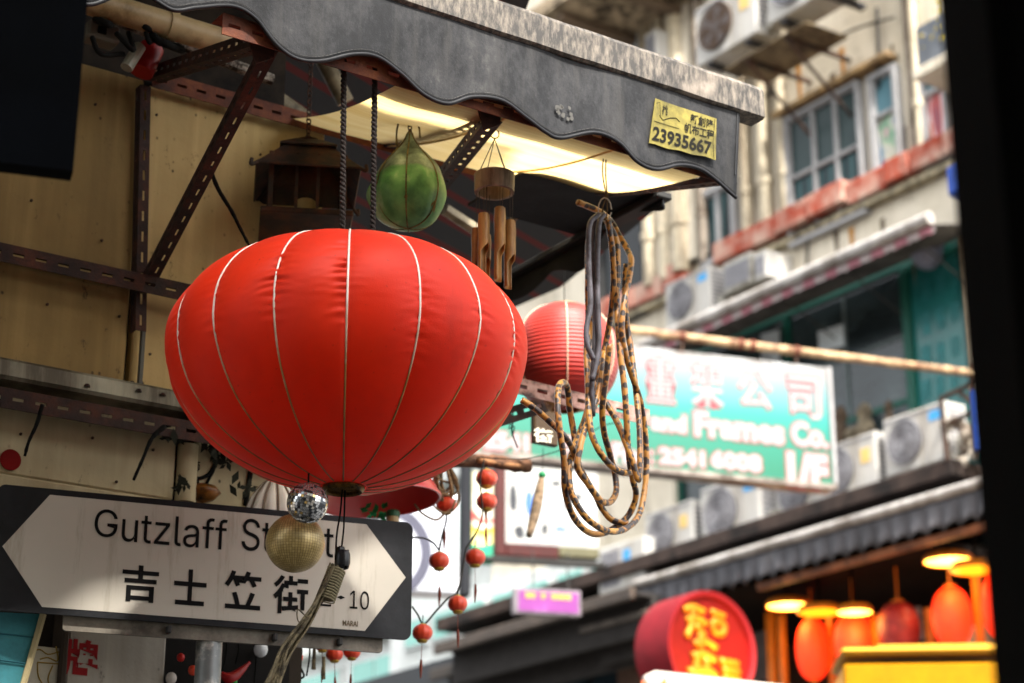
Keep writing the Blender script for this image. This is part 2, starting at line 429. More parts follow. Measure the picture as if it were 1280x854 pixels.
# ceiling clutter at the top left: slab, beige pipe, white conduit, boxes
CEIL = M('dark_ceiling', '#241d18', rough=.95, dirt='#0d0a08')
stripe = NB('striped_canvas')
wv = stripe.wave(2.6, stripe.mapping((1, 1, 1), (0, 0, math.radians(-22))), axis='Y')
stripe.color(stripe.mix(stripe.ramp(wv, [(.84, 0.0), (.88, 1.0)], 'LINEAR'), L('#2c2e32'), L('#6a100e'))); stripe.set(rough=.8)
can = thing('canvas_canopy', FM(A, XR, .3, .30), 'dark canvas canopy with red stripes seen from below behind the awning', 'canopy')
def hitz(F, px, py, z):
    c = F.i @ CAM; d = (F.i @ P(px, py, 1)) - c; t = (z - c.z) / d.z
    return c + t * d
cz_ = [Vector((-.75, -1.0, .36)), Vector((.05, -1.0, .36))] + [hitz(A, x, y, .36) for x, y in ((640, 60), (800, 190), (820, 262), (700, 360), (560, 420), (200, 160))]
mb = MB(A.m); mb.add([(p.x, p.y, .36) for p in cz_] + [(p.x, p.y, .372) for p in cz_], [tuple(range(8))[::-1], tuple(range(8, 16))] + [(i, (i + 1) % 8, 8 + (i + 1) % 8, 8 + i) for i in range(8)]); mb.build('canvas', stripe.m, can)
PALEW = M('pale_painted_wood', '#a09478', rough=.6, dirt='#3f3526')
mb = MB(); mb.tube([H(A, 398, 62, .25), H(A, 432, 128, .25)], .02, 10); mb.build('rib', PALEW, can, smooth='auto')
mb = MB(); mb.tube([H(A, 255, 62, .1), H(A, 380, 150, .1)], .022, 10); mb.build('rib', PALEW, can, smooth='auto')
mb = MB(A.m); mb.box(-3.2, A.hit(300, 60).x - .12, -1.15, .0, .34, .40); tag(mb.build('ceiling_slab', CEIL), kind='structure')
pp = thing('drain_pipe', Matrix.Translation(H(A, 160, 25, -.25)), 'fat beige pipe running level under the ceiling at the top left', 'pipe')
mb = MB(); mb.tube([H(A, 60, -14, -.25), H(A, 296, 58, -.25)], .026, 16); mb.build('pipe', M('beige_plastic', '#a8916a', rough=.45, dirt='#6e5a38'), pp, smooth='auto')
for x in (208,):
    y = -14 + (x - 60) * .305
    mb = MB(); mb.tube([H(A, x, y, -.25), H(A, x + 10, y + 3, -.25)], .030, 16); mb.build('collar', M('beige_plastic', '#a8916a'), pp, smooth='auto')
mb = MB(); mb.tube([H(A, 120, 14, -.18), H(A, 190, 42, -.18), H(A, 340, 100, -.18)], .012, 8)
tag(mb.build('conduit', M('white_conduit', '#b9b3a4', rough=.5, dirt='#2c2117', dirt_scale=25, dirt_amt=.8)), 'thin chipped white conduit under the beige pipe at the top left', 'pipe')
bx = thing('junction_box', Matrix.Translation(H(A, 135, 60, -.2)), 'grey electrical box with dark hole under the top left ceiling', 'box')
r_ = A.rect(112, 22, 150, 55, -.2); mb = MB(A.m); mb.box(r_[0], r_[1], -.2, -.16, r_[2], r_[3], .004); mb.build('case', M('grey_case', '#6d685c', rough=.6), bx)
mb = MB(A.m); mb.box(r_[0] + .018, r_[0] + .034, -.203, -.199, r_[2] + .01, r_[3] - .012); mb.build('opening', BLK, bx)
mb = MB(); mb.tube([H(A, 158, 85, -.2), H(A, 175, 58, -.2)], .012, 12); fl = tag(mb.build('spot_lamp', M('grey_alloy', '#8a8878', rough=.4)), 'small grey spot lamp tilted beneath the junction box', 'lamp')
mb = MB(); mb.tube([H(A, 176, 90, -.12), H(A, 190, 60, -.12)], .024, 14); tag(mb.build('red_can', M('red_can_paint', '#8a1412', rough=.4), smooth='auto'), 'dull red tin tucked under the ceiling left of the dark bracket', 'tin')
mb = MB()
for n in range(7):
    x0 = 108 + rnd.random() * 90; y0 = 20 + rnd.random() * 60
    mb.tube(bez([H(A, x0, y0, -.24), H(A, x0 + rnd.uniform(-8, 25), y0 + rnd.uniform(5, 22), -.26), H(A, x0 + rnd.uniform(10, 45), y0 + rnd.uniform(-6, 25), -.2)], 5), .004 + rnd.random() * .004, 6)
tag(mb.build('cable_tangle', BLK, smooth=True), 'tangle of black cables around the junction box at the top left', 'cables')

# ================================================================ the rusty frame and the awning
aw = thing('awning', FM(A, -.1, YF, -.2), 'black scalloped canvas awning with mouldy pale rail and cream lit underside', 'awning')
SIDE = A.m.to_3x3() @ Vector((0, 1, 0)); SX = A.m.to_3x3() @ Vector((1, 0, 0)); SZ = Vector((0, 0, 1))
# top rail: mouldy white metal
k = NB('mouldy_white_metal'); k.set(rough=.55)
g = k.noise(1, k.mapping((85, 85, 24)), detail=9, rough=.75); band = k.noise(5, detail=3)
col = k.mix(k.ramp(g, [(.32, 0.0), (.56, .92)]), L('#857a6c'), L('#1c1815'))
msk = k.ramp(band, [(.30, 0.0), (.46, 1.0)])
col2 = k.mix(k.ramp(k.noise(45, detail=8), [(.45, 0.0), (.65, .7)]), L('#a89a8a'), L('#5c4e42'))
k.color(k.mix(msk, col2, col)); k.bump(g, .3, .002); MOULD = k.m
RAIL0, RAIL1 = -.253, -.179
xl, xr = -1.25, A.hit(950, 110, YF).x
mb = MB(A.m)
z0r, z1r = RAIL0 + .004, RAIL1
prof = [(YF - .004, z0r), (YF - .010, z0r + .004), (YF - .010, z1r - .012), (YF - .004, z1r - .003), (YF + .004, z1r), (YF + .075, z1r + .012), (YF + .075, z0r + .03), (YF + .03, z0r)]
n = len(prof); vs = []; fs = []; NS = 60
for i in range(NS + 1):
    x = xl + (xr - xl) * i / NS
    for (y, z) in prof: vs.append((x, y + .0012 * noise.noise(Vector((x * 9, z * 40, 1))), z + .0016 * noise.noise(Vector((x * 12, y * 30, 5)))))
for i in range(NS):
    for j in range(n): fs.append((i * n + j, i * n + (j + 1) % n, (i + 1) * n + (j + 1) % n, (i + 1) * n + j))
fs += [tuple(range(n)), tuple(NS * n + j for j in range(n))[::-1]]
mb.add(vs, fs); mb.build('top_rail', MOULD, aw)
# valance
VB = [(60, -10), (110, 6), (150, -6), (185, -2), (215, 15), (245, 12), (290, 9), (320, 24), (345, 55), (370, 74), (400, 78), (440, 70), (470, 73), (500, 93), (530, 119), (560, 130), (590, 122), (625, 127), (655, 148), (680, 166), (700, 174), (740, 168), (770, 180), (795, 204), (820, 213), (850, 207), (875, 211), (895, 224), (921, 248)]
vp = bez([A.hit(x, y, YF) for x, y in VB], 8)
zt = RAIL0 + .012
k = NB('black_canvas'); k.set(rough=.75, spec=.35)
g = k.noise(7, k.mapping((1, 1, .6)), detail=10, rough=.8); g2 = k.noise(220, detail=3, rough=.8)
col = k.ramp(g, [(.34, L('#07080a')), (.46, L('#16171a')), (.58, L('#303032')), (.74, L('#575552'))])
col = k.mix(k.ramp(g2, [(.6, 0.0), (.8, .22)]), col, L('#6c6a68'))
vo = k.noise(1, k.mapping((22, 22, 2.2)), detail=7, rough=.65); col = k.mix(k.ramp(vo, [(.50, 0.0), (.74, .32)]), col, L('#55524e'))
k.color(col); k.bump(g2, .5, .0012); CANV = k.m
vs = []; fs = []; NV = 14; NP = len(vp)
def vy(x, u): return YF + (.007 if x < .2 else .007 - .005 * min(1, (x - .2) / .1)) * (noise.noise(Vector((x * 6.5, u * 1.2, 3))) - .1) + .006 * u * noise.noise(Vector((x * 4, 0, 9)))
for i, p in enumerate(vp):
    top = zt
    for j in range(NV + 1):
        u = j / NV; xx = p.x + (0.012 * (1 - u) if i == NP - 1 else 0)
        xx = p.x + (1 - u) * max(0, (p.x - .40)) * .55
        vs.append((xx, vy(p.x, u), top + (p.z - top) * u))
for i in range(NP - 1):
    for j in range(NV): fs.append((i * (NV + 1) + j, (i + 1) * (NV + 1) + j, (i + 1) * (NV + 1) + j + 1, i * (NV + 1) + j + 1))
mb = MB(A.m); mb.add(vs, fs); val = mb.build('valance', CANV, aw, smooth=True, solid=.0025)
mb = MB(A.m); mb.tube([(p.x, vy(p.x, 1) - .0015, p.z + .001) for p in vp], .0036, 7)
mb.build('hem', M('black_binding', '#1b1b1e', rough=.5, bump=.1), aw, smooth=True)
mb = MB(A.m)
st = [(p.x, vy(p.x, .96) - .0028, p.z + .009) for p in vp]
for a_, b_ in zip(st[::1], st[1::1]):
    a_ = Vector(a_); b_ = Vector(b_); m_ = (a_ * .25 + b_ * .75); mb.tube([a_, m_], .0005, 4, caps=False)
mb.build('stitching', M('grey_thread', '#5c5a58', rough=.8), aw)
# seam near the right end
c = A.hit(917, 200, YF); mb = MB(A.m); mb.tube([(c.x + .012, vy(c.x, .2) - .003, zt - .01), (c.x + .002, vy(c.x, .9) - .003, c.z - .03)], .0014, 5); mb.build('seam', M('black_binding', '#1b1b1e'), aw)
# dusty white splotch
k = NB('chalk_splash'); k.color(L('#55534f')); k.set(rough=.9)
mb = MB(A.m)
for n_ in range(14):
    px = 702 + rnd.uniform(-11, 11); py = 142 + rnd.uniform(-9, 10); c = A.hit(px, py, YF)
    r = rnd.uniform(.0022, .0060); mb.add([(c.x + r * rnd.uniform(.6, 1.2) * math.cos(q * math.pi / 4), YF - .006, c.z + r * rnd.uniform(.6, 1.2) * math.sin(q * math.pi / 4)) for q in range(8)], [tuple(range(8))])
mb.build('splash', k.m, aw)
# cream canvas underside
k = NB('cream_canvas'); tr = k.n.new('ShaderNodeBsdfTranslucent'); mx = k.n.new('ShaderNodeMixShader')
g = k.noise(3, k.mapping((1, 5, 1)), detail=6)
col = k.ramp(g, [(.3, L('#d9b874')), (.7, L('#ecd49a'))])
wv = k.wave(16, k.mapping((1, 1, 1)), dist=1.5, axis='Y'); col = k.mix(k.ramp(wv, [(.8, 0.0), (1, .16)]), col, L('#b08a48'))
k.color(col); k.link(col, tr.inputs[0]); k.set(rough=.7); mx.inputs[0].default_value = .8
k.link(k.b.outputs[0], mx.inputs[1]); k.link(tr.outputs[0], mx.inputs[2]); k.link(mx.outputs[0], k.out.inputs[0]); CREAM = k.m
cl0 = A.hit(500, 62, YF + .05); cl1 = A.hit(365, 127, .0)
fz = -.372; rz = A.hit(560, 215, 0.0).z + .03
def canopy(u, v):
    xa = cl0.x + (cl1.x - cl0.x) * v; xb = (.405 + (.575 - .405) * v)
    x = xa + (xb - xa) * u; y = (YF + .012) * (1 - v) + .02 * v
    z = fz + (rz - fz) * v - .02 * math.sin(math.pi * v) * (1 + .12 * math.sin(u * 21)) - .003 * abs(math.sin(u * 9.42))
    return (x, y, z)
mb = MB(A.m); mb.grid(canopy, 60, 24); mb.build('canopy', CREAM, aw, smooth=True)
SEAM = M('canvas_seam', '#c9a860', rough=.8)
for u in (.33, .68):
    mb = MB(A.m); mb.tube([Vector(canopy(u, v / 20)) - Vector((0, 0, .003)) for v in range(21)], .0022, 5); mb.build('seam', SEAM, aw)
# angle irons
def iron(p, q, side, mat=RUST, name='slotted_angle', parent=aw, **kw):
    m_ = MB(); slotted(m_, p, q, side, **kw); return m_.build(name, mat, parent)
zf = A.hit(895, 226, YF + .03).z + .010
iron(A.w(-.62, YF + .016, zf + .02), A.w(.395, YF + .016, zf + .02), SIDE, mat=RUSTO)
zrb = A.hit(470, 190).z
iron(A.w(A.hit(183, 104).x, .0 - .03, zrb + .03), A.w(.60, -.03, zrb + .03), SIDE, mat=RUSTO)
def xw(px, py, y): return H(A, px, py, y)
for (f0, f1), (r0, r1) in (((905, 226), (684, 250)), ((622, 138), (478, 184)), ((338, 50), (182, 100))):
    iron(xw(f0, f1, YF + .04), xw(r0, r1, -.02), SX, w=.027)
iron(xw(608, 150, YF + .10), xw(520, 262, -.02), SX, w=.027)
iron(xw(330, 62, YF + .06), xw(176, 360, -.03), SX, w=.022, sw=.004)
# fixing plates where strut, bar and front rail meet
for px, py in ((612, 146), (328, 62)):
    c = A.hit(px, py, YF + .05); mb = MB(A.m); mb.prism([(c.x - .03, c.z + .02), (c.x + .025, c.z + .022), (c.x + .02, c.z - .01), (c.x - .012, c.z - .03)], YF + .048, YF + .051); mb.build('fixing_plate', RUST, aw)
# wall bar, vertical post iron
wf = thing('wall_frame', FM(A, A.hit(175, 410).x, -.06, A.hit(175, 410).z), 'rusty slotted angle irons bolted to the yellow wall in a cross', 'frame')
zb_ = A.hit(110, 345, -.05).z
iron(A.w(-1.3, -.075, zb_ + .018), A.w(A.hit(260, 390, -.07).x + .2, -.075, zb_ + .018), SIDE, parent=wf, name='crossbar', w=.036)
iron(A.w(A.hit(170, 410, -.05).x, -.048, A.hit(170, 412, -.05).z), A.w(A.hit(176, 108, -.05).x, -.048, A.hit(176, 105, -.05).z), SIDE, parent=wf, name='upright', mat=RUST, w=.022, sw=.005)
# yellow telephone sticker
q = [A.hit(x, y, YF - .006) for x, y in ((819, 123), (895, 149), (894, 200), (811, 179))]
SK = FM(A, q[3].x, YF - .006, q[3].z)
stk = thing('sticker', SK, 'faded yellow telephone sticker on the black valance', 'sticker')
YEL = M('yellow_sticker', '#8f823a', rough=.6, scale=25, dirt='#5c5426', dirt_scale=14, dirt_amt=.55)
def bil(u, v, y):       # u right, v up, on the sticker
    b0 = q[3].lerp(q[2], u); b1 = q[0].lerp(q[1], u); r = b0.lerp(b1, v)
    return Vector((r.x, y + .0012 * math.sin(u * 5), r.z + (.001 * math.sin(u * 17) if v < .05 else 0)))
mb = MB(A.m); mb.grid(lambda u, v: bil(u, v, YF - .0062), 24, 6); mb.build('backing', YEL, stk, solid=.0004)
INK = M('black_ink', '#17150c', rough=.8, spec=.2, bump=0)
def sticktext(s_, u0, u1, v0, v1, bold, skew=0):
    o_ = text(s_, Matrix(), (u0, u1, v0, v1), 0, INK, parent=None, bold=bold, ext=0)
    me = o_.data; inv = WM[stk].inverted()
    for vv in me.vertices:
        p_ = Vector(vv.co); r = bil(p_.x, p_.z, YF - .0072); vv.co = inv @ A.w(r.x, r.y, r.z)
    o_.matrix_world = Matrix(); o_.parent = stk
sticktext('23935667', .03, .93, .07, .40, .035); sticktext('帆布工程', .50, .96, .44, .68, .02)
sticktext('新創隆', .58, .95, .70, .93, .02); sticktext('桃', .13, .22, .70, .92, .02)
def inkline(pts, r=.0005):
    m_ = MB(A.m); m_.tube([bil(u, v, YF - .0068) for u, v in pts], r, 4); m_.build('ink_line', INK, stk)
inkline([(.1, .66), (.16, .58), (.27, .68), (.36, .72), (.42, .66)], .0009); inkline([(.03, .50), (.42, .50)]); inkline([(.03, .9), (.08, .95), (.12, .62)]); inkline([(.97, .02), (.95, .4), (.97, .97)])
# black side valance of the next canopy
dv = MB(B.m)
rp_ = [(828, 250), (829, 262), (812, 264), (790, 266), (770, 275), (757, 290), (745, 310), (735, 330), (722, 340), (705, 338), (690, 340), (680, 350), (668, 362), (652, 372), (630, 378), (590, 380), (540, 370), (500, 372)]
KF = Frame(A.w(.62, .35, 0), 34.2 - 90)        # plane of that side valance: runs into the street
kp = bez([KF.hit(x, y) for x, y in rp_], 4)
zt = KF.hit(829, 247).z
mb = MB(KF.m); vs = []; fs = []
for p in kp:
    for j in range(4): vs.append((p.x, .004 * noise.noise(Vector((p.x * 8, j, 1))), p.z + (zt - p.z) * j / 3))
for i in range(len(kp) - 1):
    for j in range(3): fs.append((i * 4 + j, (i + 1) * 4 + j, (i + 1) * 4 + j + 1, i * 4 + j + 1))
mb.add(vs, fs)
nv = thing('next_awning', FM(KF, kp[0].x, 0, zt), 'nearly black scalloped valance hanging behind the bamboo chime', 'awning')
BLKC = M('black_cloth', '#17181a', rough=.8, dirt='#26282b'); mb.build('valance', BLKC, nv, solid=.003)
mb = MB(KF.m); mb.box(kp[-1].x, kp[0].x + .01, -.02, .02, zt - .004, zt + .012, .003); mb.build('rail', M('old_iron', '#2b2a28', rough=.6), nv)
xs = [p.x for p in kp]
mb = MB(KF.m); mb.box(max(xs) - .3, max(xs), -.3, .0, zt + .014, zt + .02); mb.build('canvas', BLKC, nv)
mb = MB(); mb.tube([H(KF, 668, 246, -.1), H(KF, 640, 275, -.1)], .008, 6); mb.build('strut', PALEW, nv)
# beige strip seen under the rear beam
mb = MB(); mb.tube([H(A, 556, 262, .35), H(A, 602, 292, .35)], .016, 6); tag(mb.build('batten', PALEW), 'grey wooden batten under the striped canopy beside the green float', 'batten')
# ================================================================ the big red silk lantern
k = NB('red_silk'); k.set(rough=.5, spec=.24, sheen=.05); k.b.inputs['Sheen Roughness'].default_value = .5
g = k.noise(3, detail=5); col = k.ramp(g, [(.3, L('#d42203')), (.7, L('#ee3406'))])
sp = k.ramp(k.noise(90, detail=6), [(.66, 0.0), (.76, .5)]); col = k.mix(sp, col, L('#5a120c')); col = k.mix(k.ramp(k.noise(5, k.mapping((1, 1, .5)), detail=8, rough=.7), [(.5, 0.0), (.75, .35)]), col, L('#b03018')); col = k.mix(k.ramp(k.noise(9, k.mapping((1, 1, .25)), detail=6), [(.6, 0.0), (.78, .45)]), col, L('#7c1408'))
k.color(col)
k.b.inputs['Sheen Tint'].default_value = (1, .8, .75, 1)
wv = k.n.new('ShaderNodeTexNoise'); k.link(k.mapping((160, 160, 160)), wv.inputs['Vector']); wv.inputs['Scale'].default_value = 4
k.bump(wv.outputs[0], .35, .0008)
tr = k.n.new('ShaderNodeBsdfTranslucent'); k.link(col, tr.inputs[0]); mx = k.n.new('ShaderNodeMixShader'); mx.inputs[0].default_value = .28
k.link(k.b.outputs[0], mx.inputs[1]); k.link(tr.outputs[0], mx.inputs[2]); k.link(mx.outputs[0], k.out.inputs[0]); SILK = k.m
LC = A.hit(434, 447, -.70); Lc = A.w(LC.x, -.70, LC.z)
LD = (Lc - CAM).dot(FW); R1 = 223 / FPX * LD
# one rib faces the camera
toc = CAM - Lc; phi0 = math.atan2(toc.y, toc.x)
LM = Matrix.Translation(Lc) @ Matrix.Rotation(phi0 + math.radians(-.5), 4, 'Z')
lan = thing('silk_lantern', LM, 'very large red silk lantern with pale ribs hung in the foreground', 'lantern')
NR = 16; ZT, ZBm = .625 * R1, .76 * R1
def rad(t):     # t from -1 (bottom) to 1 (top)
    a = abs(t)
    e = 2.25 if t > 0 else 1.86
    return (max(0, 1 - a ** e)) ** (1 / (2.15 if t > 0 else 1.95))
def lan_pt(ph, t, off=0.0, puck=1.0):
    tt = t * (1.0012 if t < 0 else .985)
    r = R1 * rad(tt); z = (ZT if t > 0 else ZBm) * t
    c = (ph / (2 * math.pi) * NR) % 1.0; d = min(c, 1 - c)           # 0 at a rib, .5 mid panel
    puff = math.sin(math.pi * d) ** .7
    r2 = r * (1 + .030 * (puff - .6) * (1 if t > 0 else .9))
    # puckers beside ribs
    kk = round(ph / (2 * math.pi) * NR) % NR
    am = (.0050 if kk in (15, 0, 3) else .0028) * math.exp(-d / .14) * max(0, 1 - abs(t - (.25 if kk in (0, 15) else 0)) * 1.7)
    if kk == 0 and c > .5: am *= 1.9
    elif kk == 0: am *= .35
    r2 += puck * am * (noise.noise(Vector((ph * 2.5, kk * 7.0, t * 24 + d * 5))) * 1.6 + .3 * math.sin(t * 90 + kk)) * (r / R1)
    r2 += .0035 * noise.noise(Vector((ph * 2, t * 2.4, 4.2))) * (r / R1) + off
    return Vector((r2 * math.cos(ph), r2 * math.sin(ph), z))
NU, NVV = NR * 20, 170
T0, T1 = -.99, .965
mb = MB(LM); vs = []; fs = []
for j in range(NVV + 1):
    s_ = j / NVV; t = math.sin(-math.pi / 2 * .985 + s_ * math.pi * .985) ; t = max(T0, min(T1, t))
    for i in range(NU): vs.append(lan_pt(2 * math.pi * i / NU, t))
for j in range(NVV):
    for i in range(NU): fs.append((j * NU + i, j * NU + (i + 1) % NU, (j + 1) * NU + (i + 1) % NU, (j + 1) * NU + i))
mb.add(vs, fs); mb.build('shade', SILK, lan, smooth=True)
k = NB('rib_piping'); k.set(rough=.4, metal=.1)
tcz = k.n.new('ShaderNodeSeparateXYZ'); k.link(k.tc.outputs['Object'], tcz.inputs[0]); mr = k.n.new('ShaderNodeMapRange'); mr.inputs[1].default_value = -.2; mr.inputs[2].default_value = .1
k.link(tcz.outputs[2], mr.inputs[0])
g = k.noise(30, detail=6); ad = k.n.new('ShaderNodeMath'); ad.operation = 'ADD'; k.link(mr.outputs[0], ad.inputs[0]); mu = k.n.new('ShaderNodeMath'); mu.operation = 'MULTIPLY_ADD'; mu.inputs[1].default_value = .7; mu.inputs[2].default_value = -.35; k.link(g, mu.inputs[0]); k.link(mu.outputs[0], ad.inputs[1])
k.color(k.ramp(ad.outputs[0], [(.0, L('#6a4c22')), (.3, L('#a8854a')), (.7, L('#e0d8ca'))])); RIBM = k.m  # colour runs from golden brown at the bottom to cream at the top
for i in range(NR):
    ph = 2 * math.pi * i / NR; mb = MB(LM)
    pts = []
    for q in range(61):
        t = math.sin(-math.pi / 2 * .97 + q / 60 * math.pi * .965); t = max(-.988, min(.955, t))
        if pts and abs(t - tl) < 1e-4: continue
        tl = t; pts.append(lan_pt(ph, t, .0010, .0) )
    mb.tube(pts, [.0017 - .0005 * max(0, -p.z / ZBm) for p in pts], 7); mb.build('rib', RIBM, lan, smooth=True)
rb = R1 * rad(.985 * T0) ; mb = MB(LM)
BRASS = M('tarnished_brass', '#6b4f22', rough=.45, metal=.7, dirt='#1b130a', dirt_scale=60)
zb0 = ZBm * T0
rr_ = .033
mb.lathe([(rr_ * .93, zb0 + .012), (rr_, zb0 + .008), (rr_ * 1.02, zb0 - .003), (rr_ * .9, zb0 - .008), (rr_ * .8, zb0 - .006), (rr_ * .8, zb0 + .01)], 40)
mb.build('bottom_ring', BRASS, lan, smooth='auto')
mb = MB(LM)
for q in range(-5, 6):
    xx = q * rr_ * .16; hh = math.sqrt(max(0, (rr_ * .85) ** 2 - xx * xx))
    mb.tube([(xx, -hh, zb0 - .001), (xx, hh, zb0 - .001)], .0009, 5); mb.tube([(-hh, xx, zb0 + .001), (hh, xx, zb0 + .001)], .0009, 5)
mb.build('grille', BRASS, lan)
mb = MB(LM); rt = R1 * rad(.985 * T1) ; mb.lathe([(rt * .8, ZT * T1), (rt * 1.0, ZT * T1 + .004), (rt * .9, ZT * T1 + .01), (rt * .6, ZT * T1 + .012)], 40); mb.build('top_ring', BRASS, lan, smooth='auto')
mb = MB(LM); mb.lathe([(.030, zb0 + .008), (.0001, zb0 + .008)], 24); mb.build('inner_plate', M('lantern_inside', '#2a0806', rough=.8), lan)
# two dark hanging ropes
ROPE = M('dark_hemp', '#251e1b', rough=.9, bscale=300, bump=.8)
for px in (430, 469):
    topz = H(A, px, 62, -.755); ly = -.735
    pb = H(A, px - (2 if px == 430 else 3), 292, ly); mb = MB()
    for ph_ in (0, math.pi):
        pts = []
        for q in range(140):
            u = q / 139; c = topz.lerp(pb, u); a_ = q * .9 + ph_
            pts.append(c + RT * .0022 * math.cos(a_) + SIDE * .0022 * math.sin(a_))
        mb.tube(pts, .0032, 5)
    mb.build('hanging_rope', ROPE, lan, smooth=True)
# cord, clip and bundle of dried twine below
cl = thing('cord_bundle', Matrix.Translation(H(A, 430, 606, -0.69)), 'black cord and clip with a long tied bundle of dried twine below the big lantern', 'cord')
mb = MB()
for dx in (-2.5, 2.5):
    mb.tube(bez([H(A, 430 + dx * .6, 604, -0.69), H(A, 428 + dx, 640, -0.69), H(A, 425 + dx * 1.6, 668, -0.69), H(A, 422 + dx, 700, -0.69)], 6), .0014, 6)
mb.build('cord', BLK, cl, smooth=True)
cpos = A.hit(428, 698, -0.69)
mb = MB(A.m @ Matrix.Translation((cpos.x, -0.69, cpos.z)))
mb.box(-.010, .002, -.006, .006, -.017, .018, .002); mb.box(.005, .009, -.006, .006, -.017, .014, .001); mb.lathe([(.011, -.014), (.0125, -.008), (.0125, .006), (.010, .012), (.005, .013)], 16)
mb.build('clip', M('black_plastic', '#15161a', rough=.3), cl, smooth='auto')
TW = M('dried_twine', '#6d624a', rough=.9, scale=40, dirt='#2e281e', dirt_scale=50)
mb = MB()
for n in range(15):
    o1 = rnd.uniform(-6, 6); o2 = rnd.uniform(-7, 7); o3 = rnd.uniform(-15, 15); dy = rnd.uniform(-.012, .012)
    pts = [H(A, 419 + o1, 708 + rnd.uniform(-5, 3), -0.70 + dy), H(A, 404 + o1 * .9, 740, -0.70 + dy), H(A, 385 + o2, 775, -0.71 + dy), H(A, 360 + o2 * 1.3, 812, -0.72 + dy), H(A, 338 + o3 * .8, 862, -0.73 + dy)]
    mb.tube(bez(pts, 6), .0013 + rnd.random() * .0014, 5)
mb.build('twine', TW, cl, smooth=True)
mb = MB(); mb.tube([H(A, 421, 712, -0.70), H(A, 408, 748, -0.70)], [.0135, .0125], 10); mb.build('binding', TW, cl, smooth='auto')
mb = MB()
for q in range(12):
    u = q / 11; c = H(A, 421, 712, -0.70).lerp(H(A, 408, 748, -0.70), u); ax_ = (H(A, 408, 748, -0.70) - H(A, 421, 712, -0.70)).normalized()
    e1 = ax_.orthogonal().normalized(); e2 = ax_.cross(e1)
    mb.tube([c + (e1 * math.cos(t * .7) + e2 * math.sin(t * .7)) * .0142 + ax_ * t * .0003 for t in range(10)], .0012, 5)
mb.build('lashing', M('pale_twine', '#8d8468', rough=.9), cl)
mb = MB(); mb.tube(bez([H(A, 384, 772, -0.73), H(A, 372, 762, -0.73), H(A, 374, 778, -0.73), H(A, 390, 768, -0.73), H(A, 378, 782, -0.73)], 5), .0011, 5); mb.build('knot', TW, cl)

# ================================================================ hanging balls
def ballM(px, py, rpx, y):
    c = A.hit(px, py, y); wv_ = A.w(c.x, y, c.z); d = (wv_ - CAM).dot(FW); return wv_, rpx / FPX * d
c_, r = ballM(384.5, 629, 26, -.72)
db = thing('mirror_ball', Matrix.Translation(c_), 'small silver mirror ball hanging just above the gold ball', 'ball')
mir = []
for nme, cc, ro in (('mirror_tile', (.75, .77, .78, 1), .06), ('mirror_tile_dark', (.12, .13, .14, 1), .12), ('mirror_tile_gold', (.7, .5, .2, 1), .15)):
    kk = NB(nme); kk.color(cc); kk.set(rough=ro, metal=.75); mir.append(kk.m)
BDM = Matrix.Translation(c_) @ Matrix.Rotation(.25, 4, 'Y')
mb = MB(BDM); NL = 22
for i in range(NL):
    la = -math.pi / 2 + math.pi * (i + .5) / NL; n = max(4, int(44 * math.cos(la)))
    for j in range(n):
        lo = 2 * math.pi * j / n; da, dl = math.pi / NL * .44, math.pi / n * .88
        j1, j2 = rnd.uniform(-.05, .05), rnd.uniform(-.05, .05)
        nv = Vector((math.cos(la) * math.cos(lo), math.cos(la) * math.sin(lo), math.sin(la))); e1 = Vector((-math.sin(lo), math.cos(lo), 0)); e2 = nv.cross(e1)
        nn = (nv + e1 * j1 + e2 * j2).normalized(); e1 = (e1 - nn * e1.dot(nn)).normalized(); e2 = nn.cross(e1)
        cc = nv * r; a_ = e1 * r * dl * math.cos(la) ; b_ = e2 * r * da
        mb.k = 0 if rnd.random() < .62 else (1 if rnd.random() < .8 else 2)
        mb.add([cc - a_ - b_, cc + a_ - b_, cc + a_ + b_, cc - a_ + b_], [(0, 1, 2, 3)])
tl = mb.build('mirror_tiles', mir, db); tl['kind'] = 'stuff'
mb = MB(BDM); mb.lathe([(r * .975 * math.cos(-math.pi / 2 + math.pi * q / 24), r * .975 * math.sin(-math.pi / 2 + math.pi * q / 24)) for q in range(25)], 36); mb.build('core', M('grey_grout', '#3b3c3c', rough=.6), db, smooth=True)
mb = MB(); top = c_ + Vector((0, 0, r)); mb.tube([top, top + Vector((0, 0, .03))], .0015, 5); mb.tube([top + Vector((0, 0, .03)), top + Vector((.002, .01, .06))], .0008, 4); mb.build('string', BLK, db)
c_, r = ballM(369, 679, 37, -.62)
gb = thing('gold_ball', Matrix.Translation(c_), 'tarnished gold mosaic ball hanging in front of the street name sign', 'ball')
k = NB('gold_mosaic'); br = k.n.new('ShaderNodeTexBrick'); k.link(k.tc.outputs['UV'], br.inputs['Vector'])
br.inputs['Scale'].default_value = 1; br.offset = 0; br.inputs['Brick Width'].default_value = 1 / 60; br.inputs['Row Height'].default_value = 1 / 34; br.inputs['Mortar Size'].default_value = .0012
br.inputs['Color1'].default_value = L('#c4ac72'); br.inputs['Color2'].default_value = L('#ab935c'); br.inputs['Mortar'].default_value = L('#5a4a2a')
col = k.mix(k.ramp(k.noise(24, detail=8), [(.45, 0.0), (.7, .6)]), br.outputs[0], L('#57482c')); col = k.mix(k.ramp(k.noise(12, k.mapping((1, 1, 5)), detail=5), [(.55, 0.0), (.75, .5)]), col, L('#cfc29a'))
k.color(col); k.set(rough=.35, metal=.35); k.bump(br.outputs[1], -.4, .001)
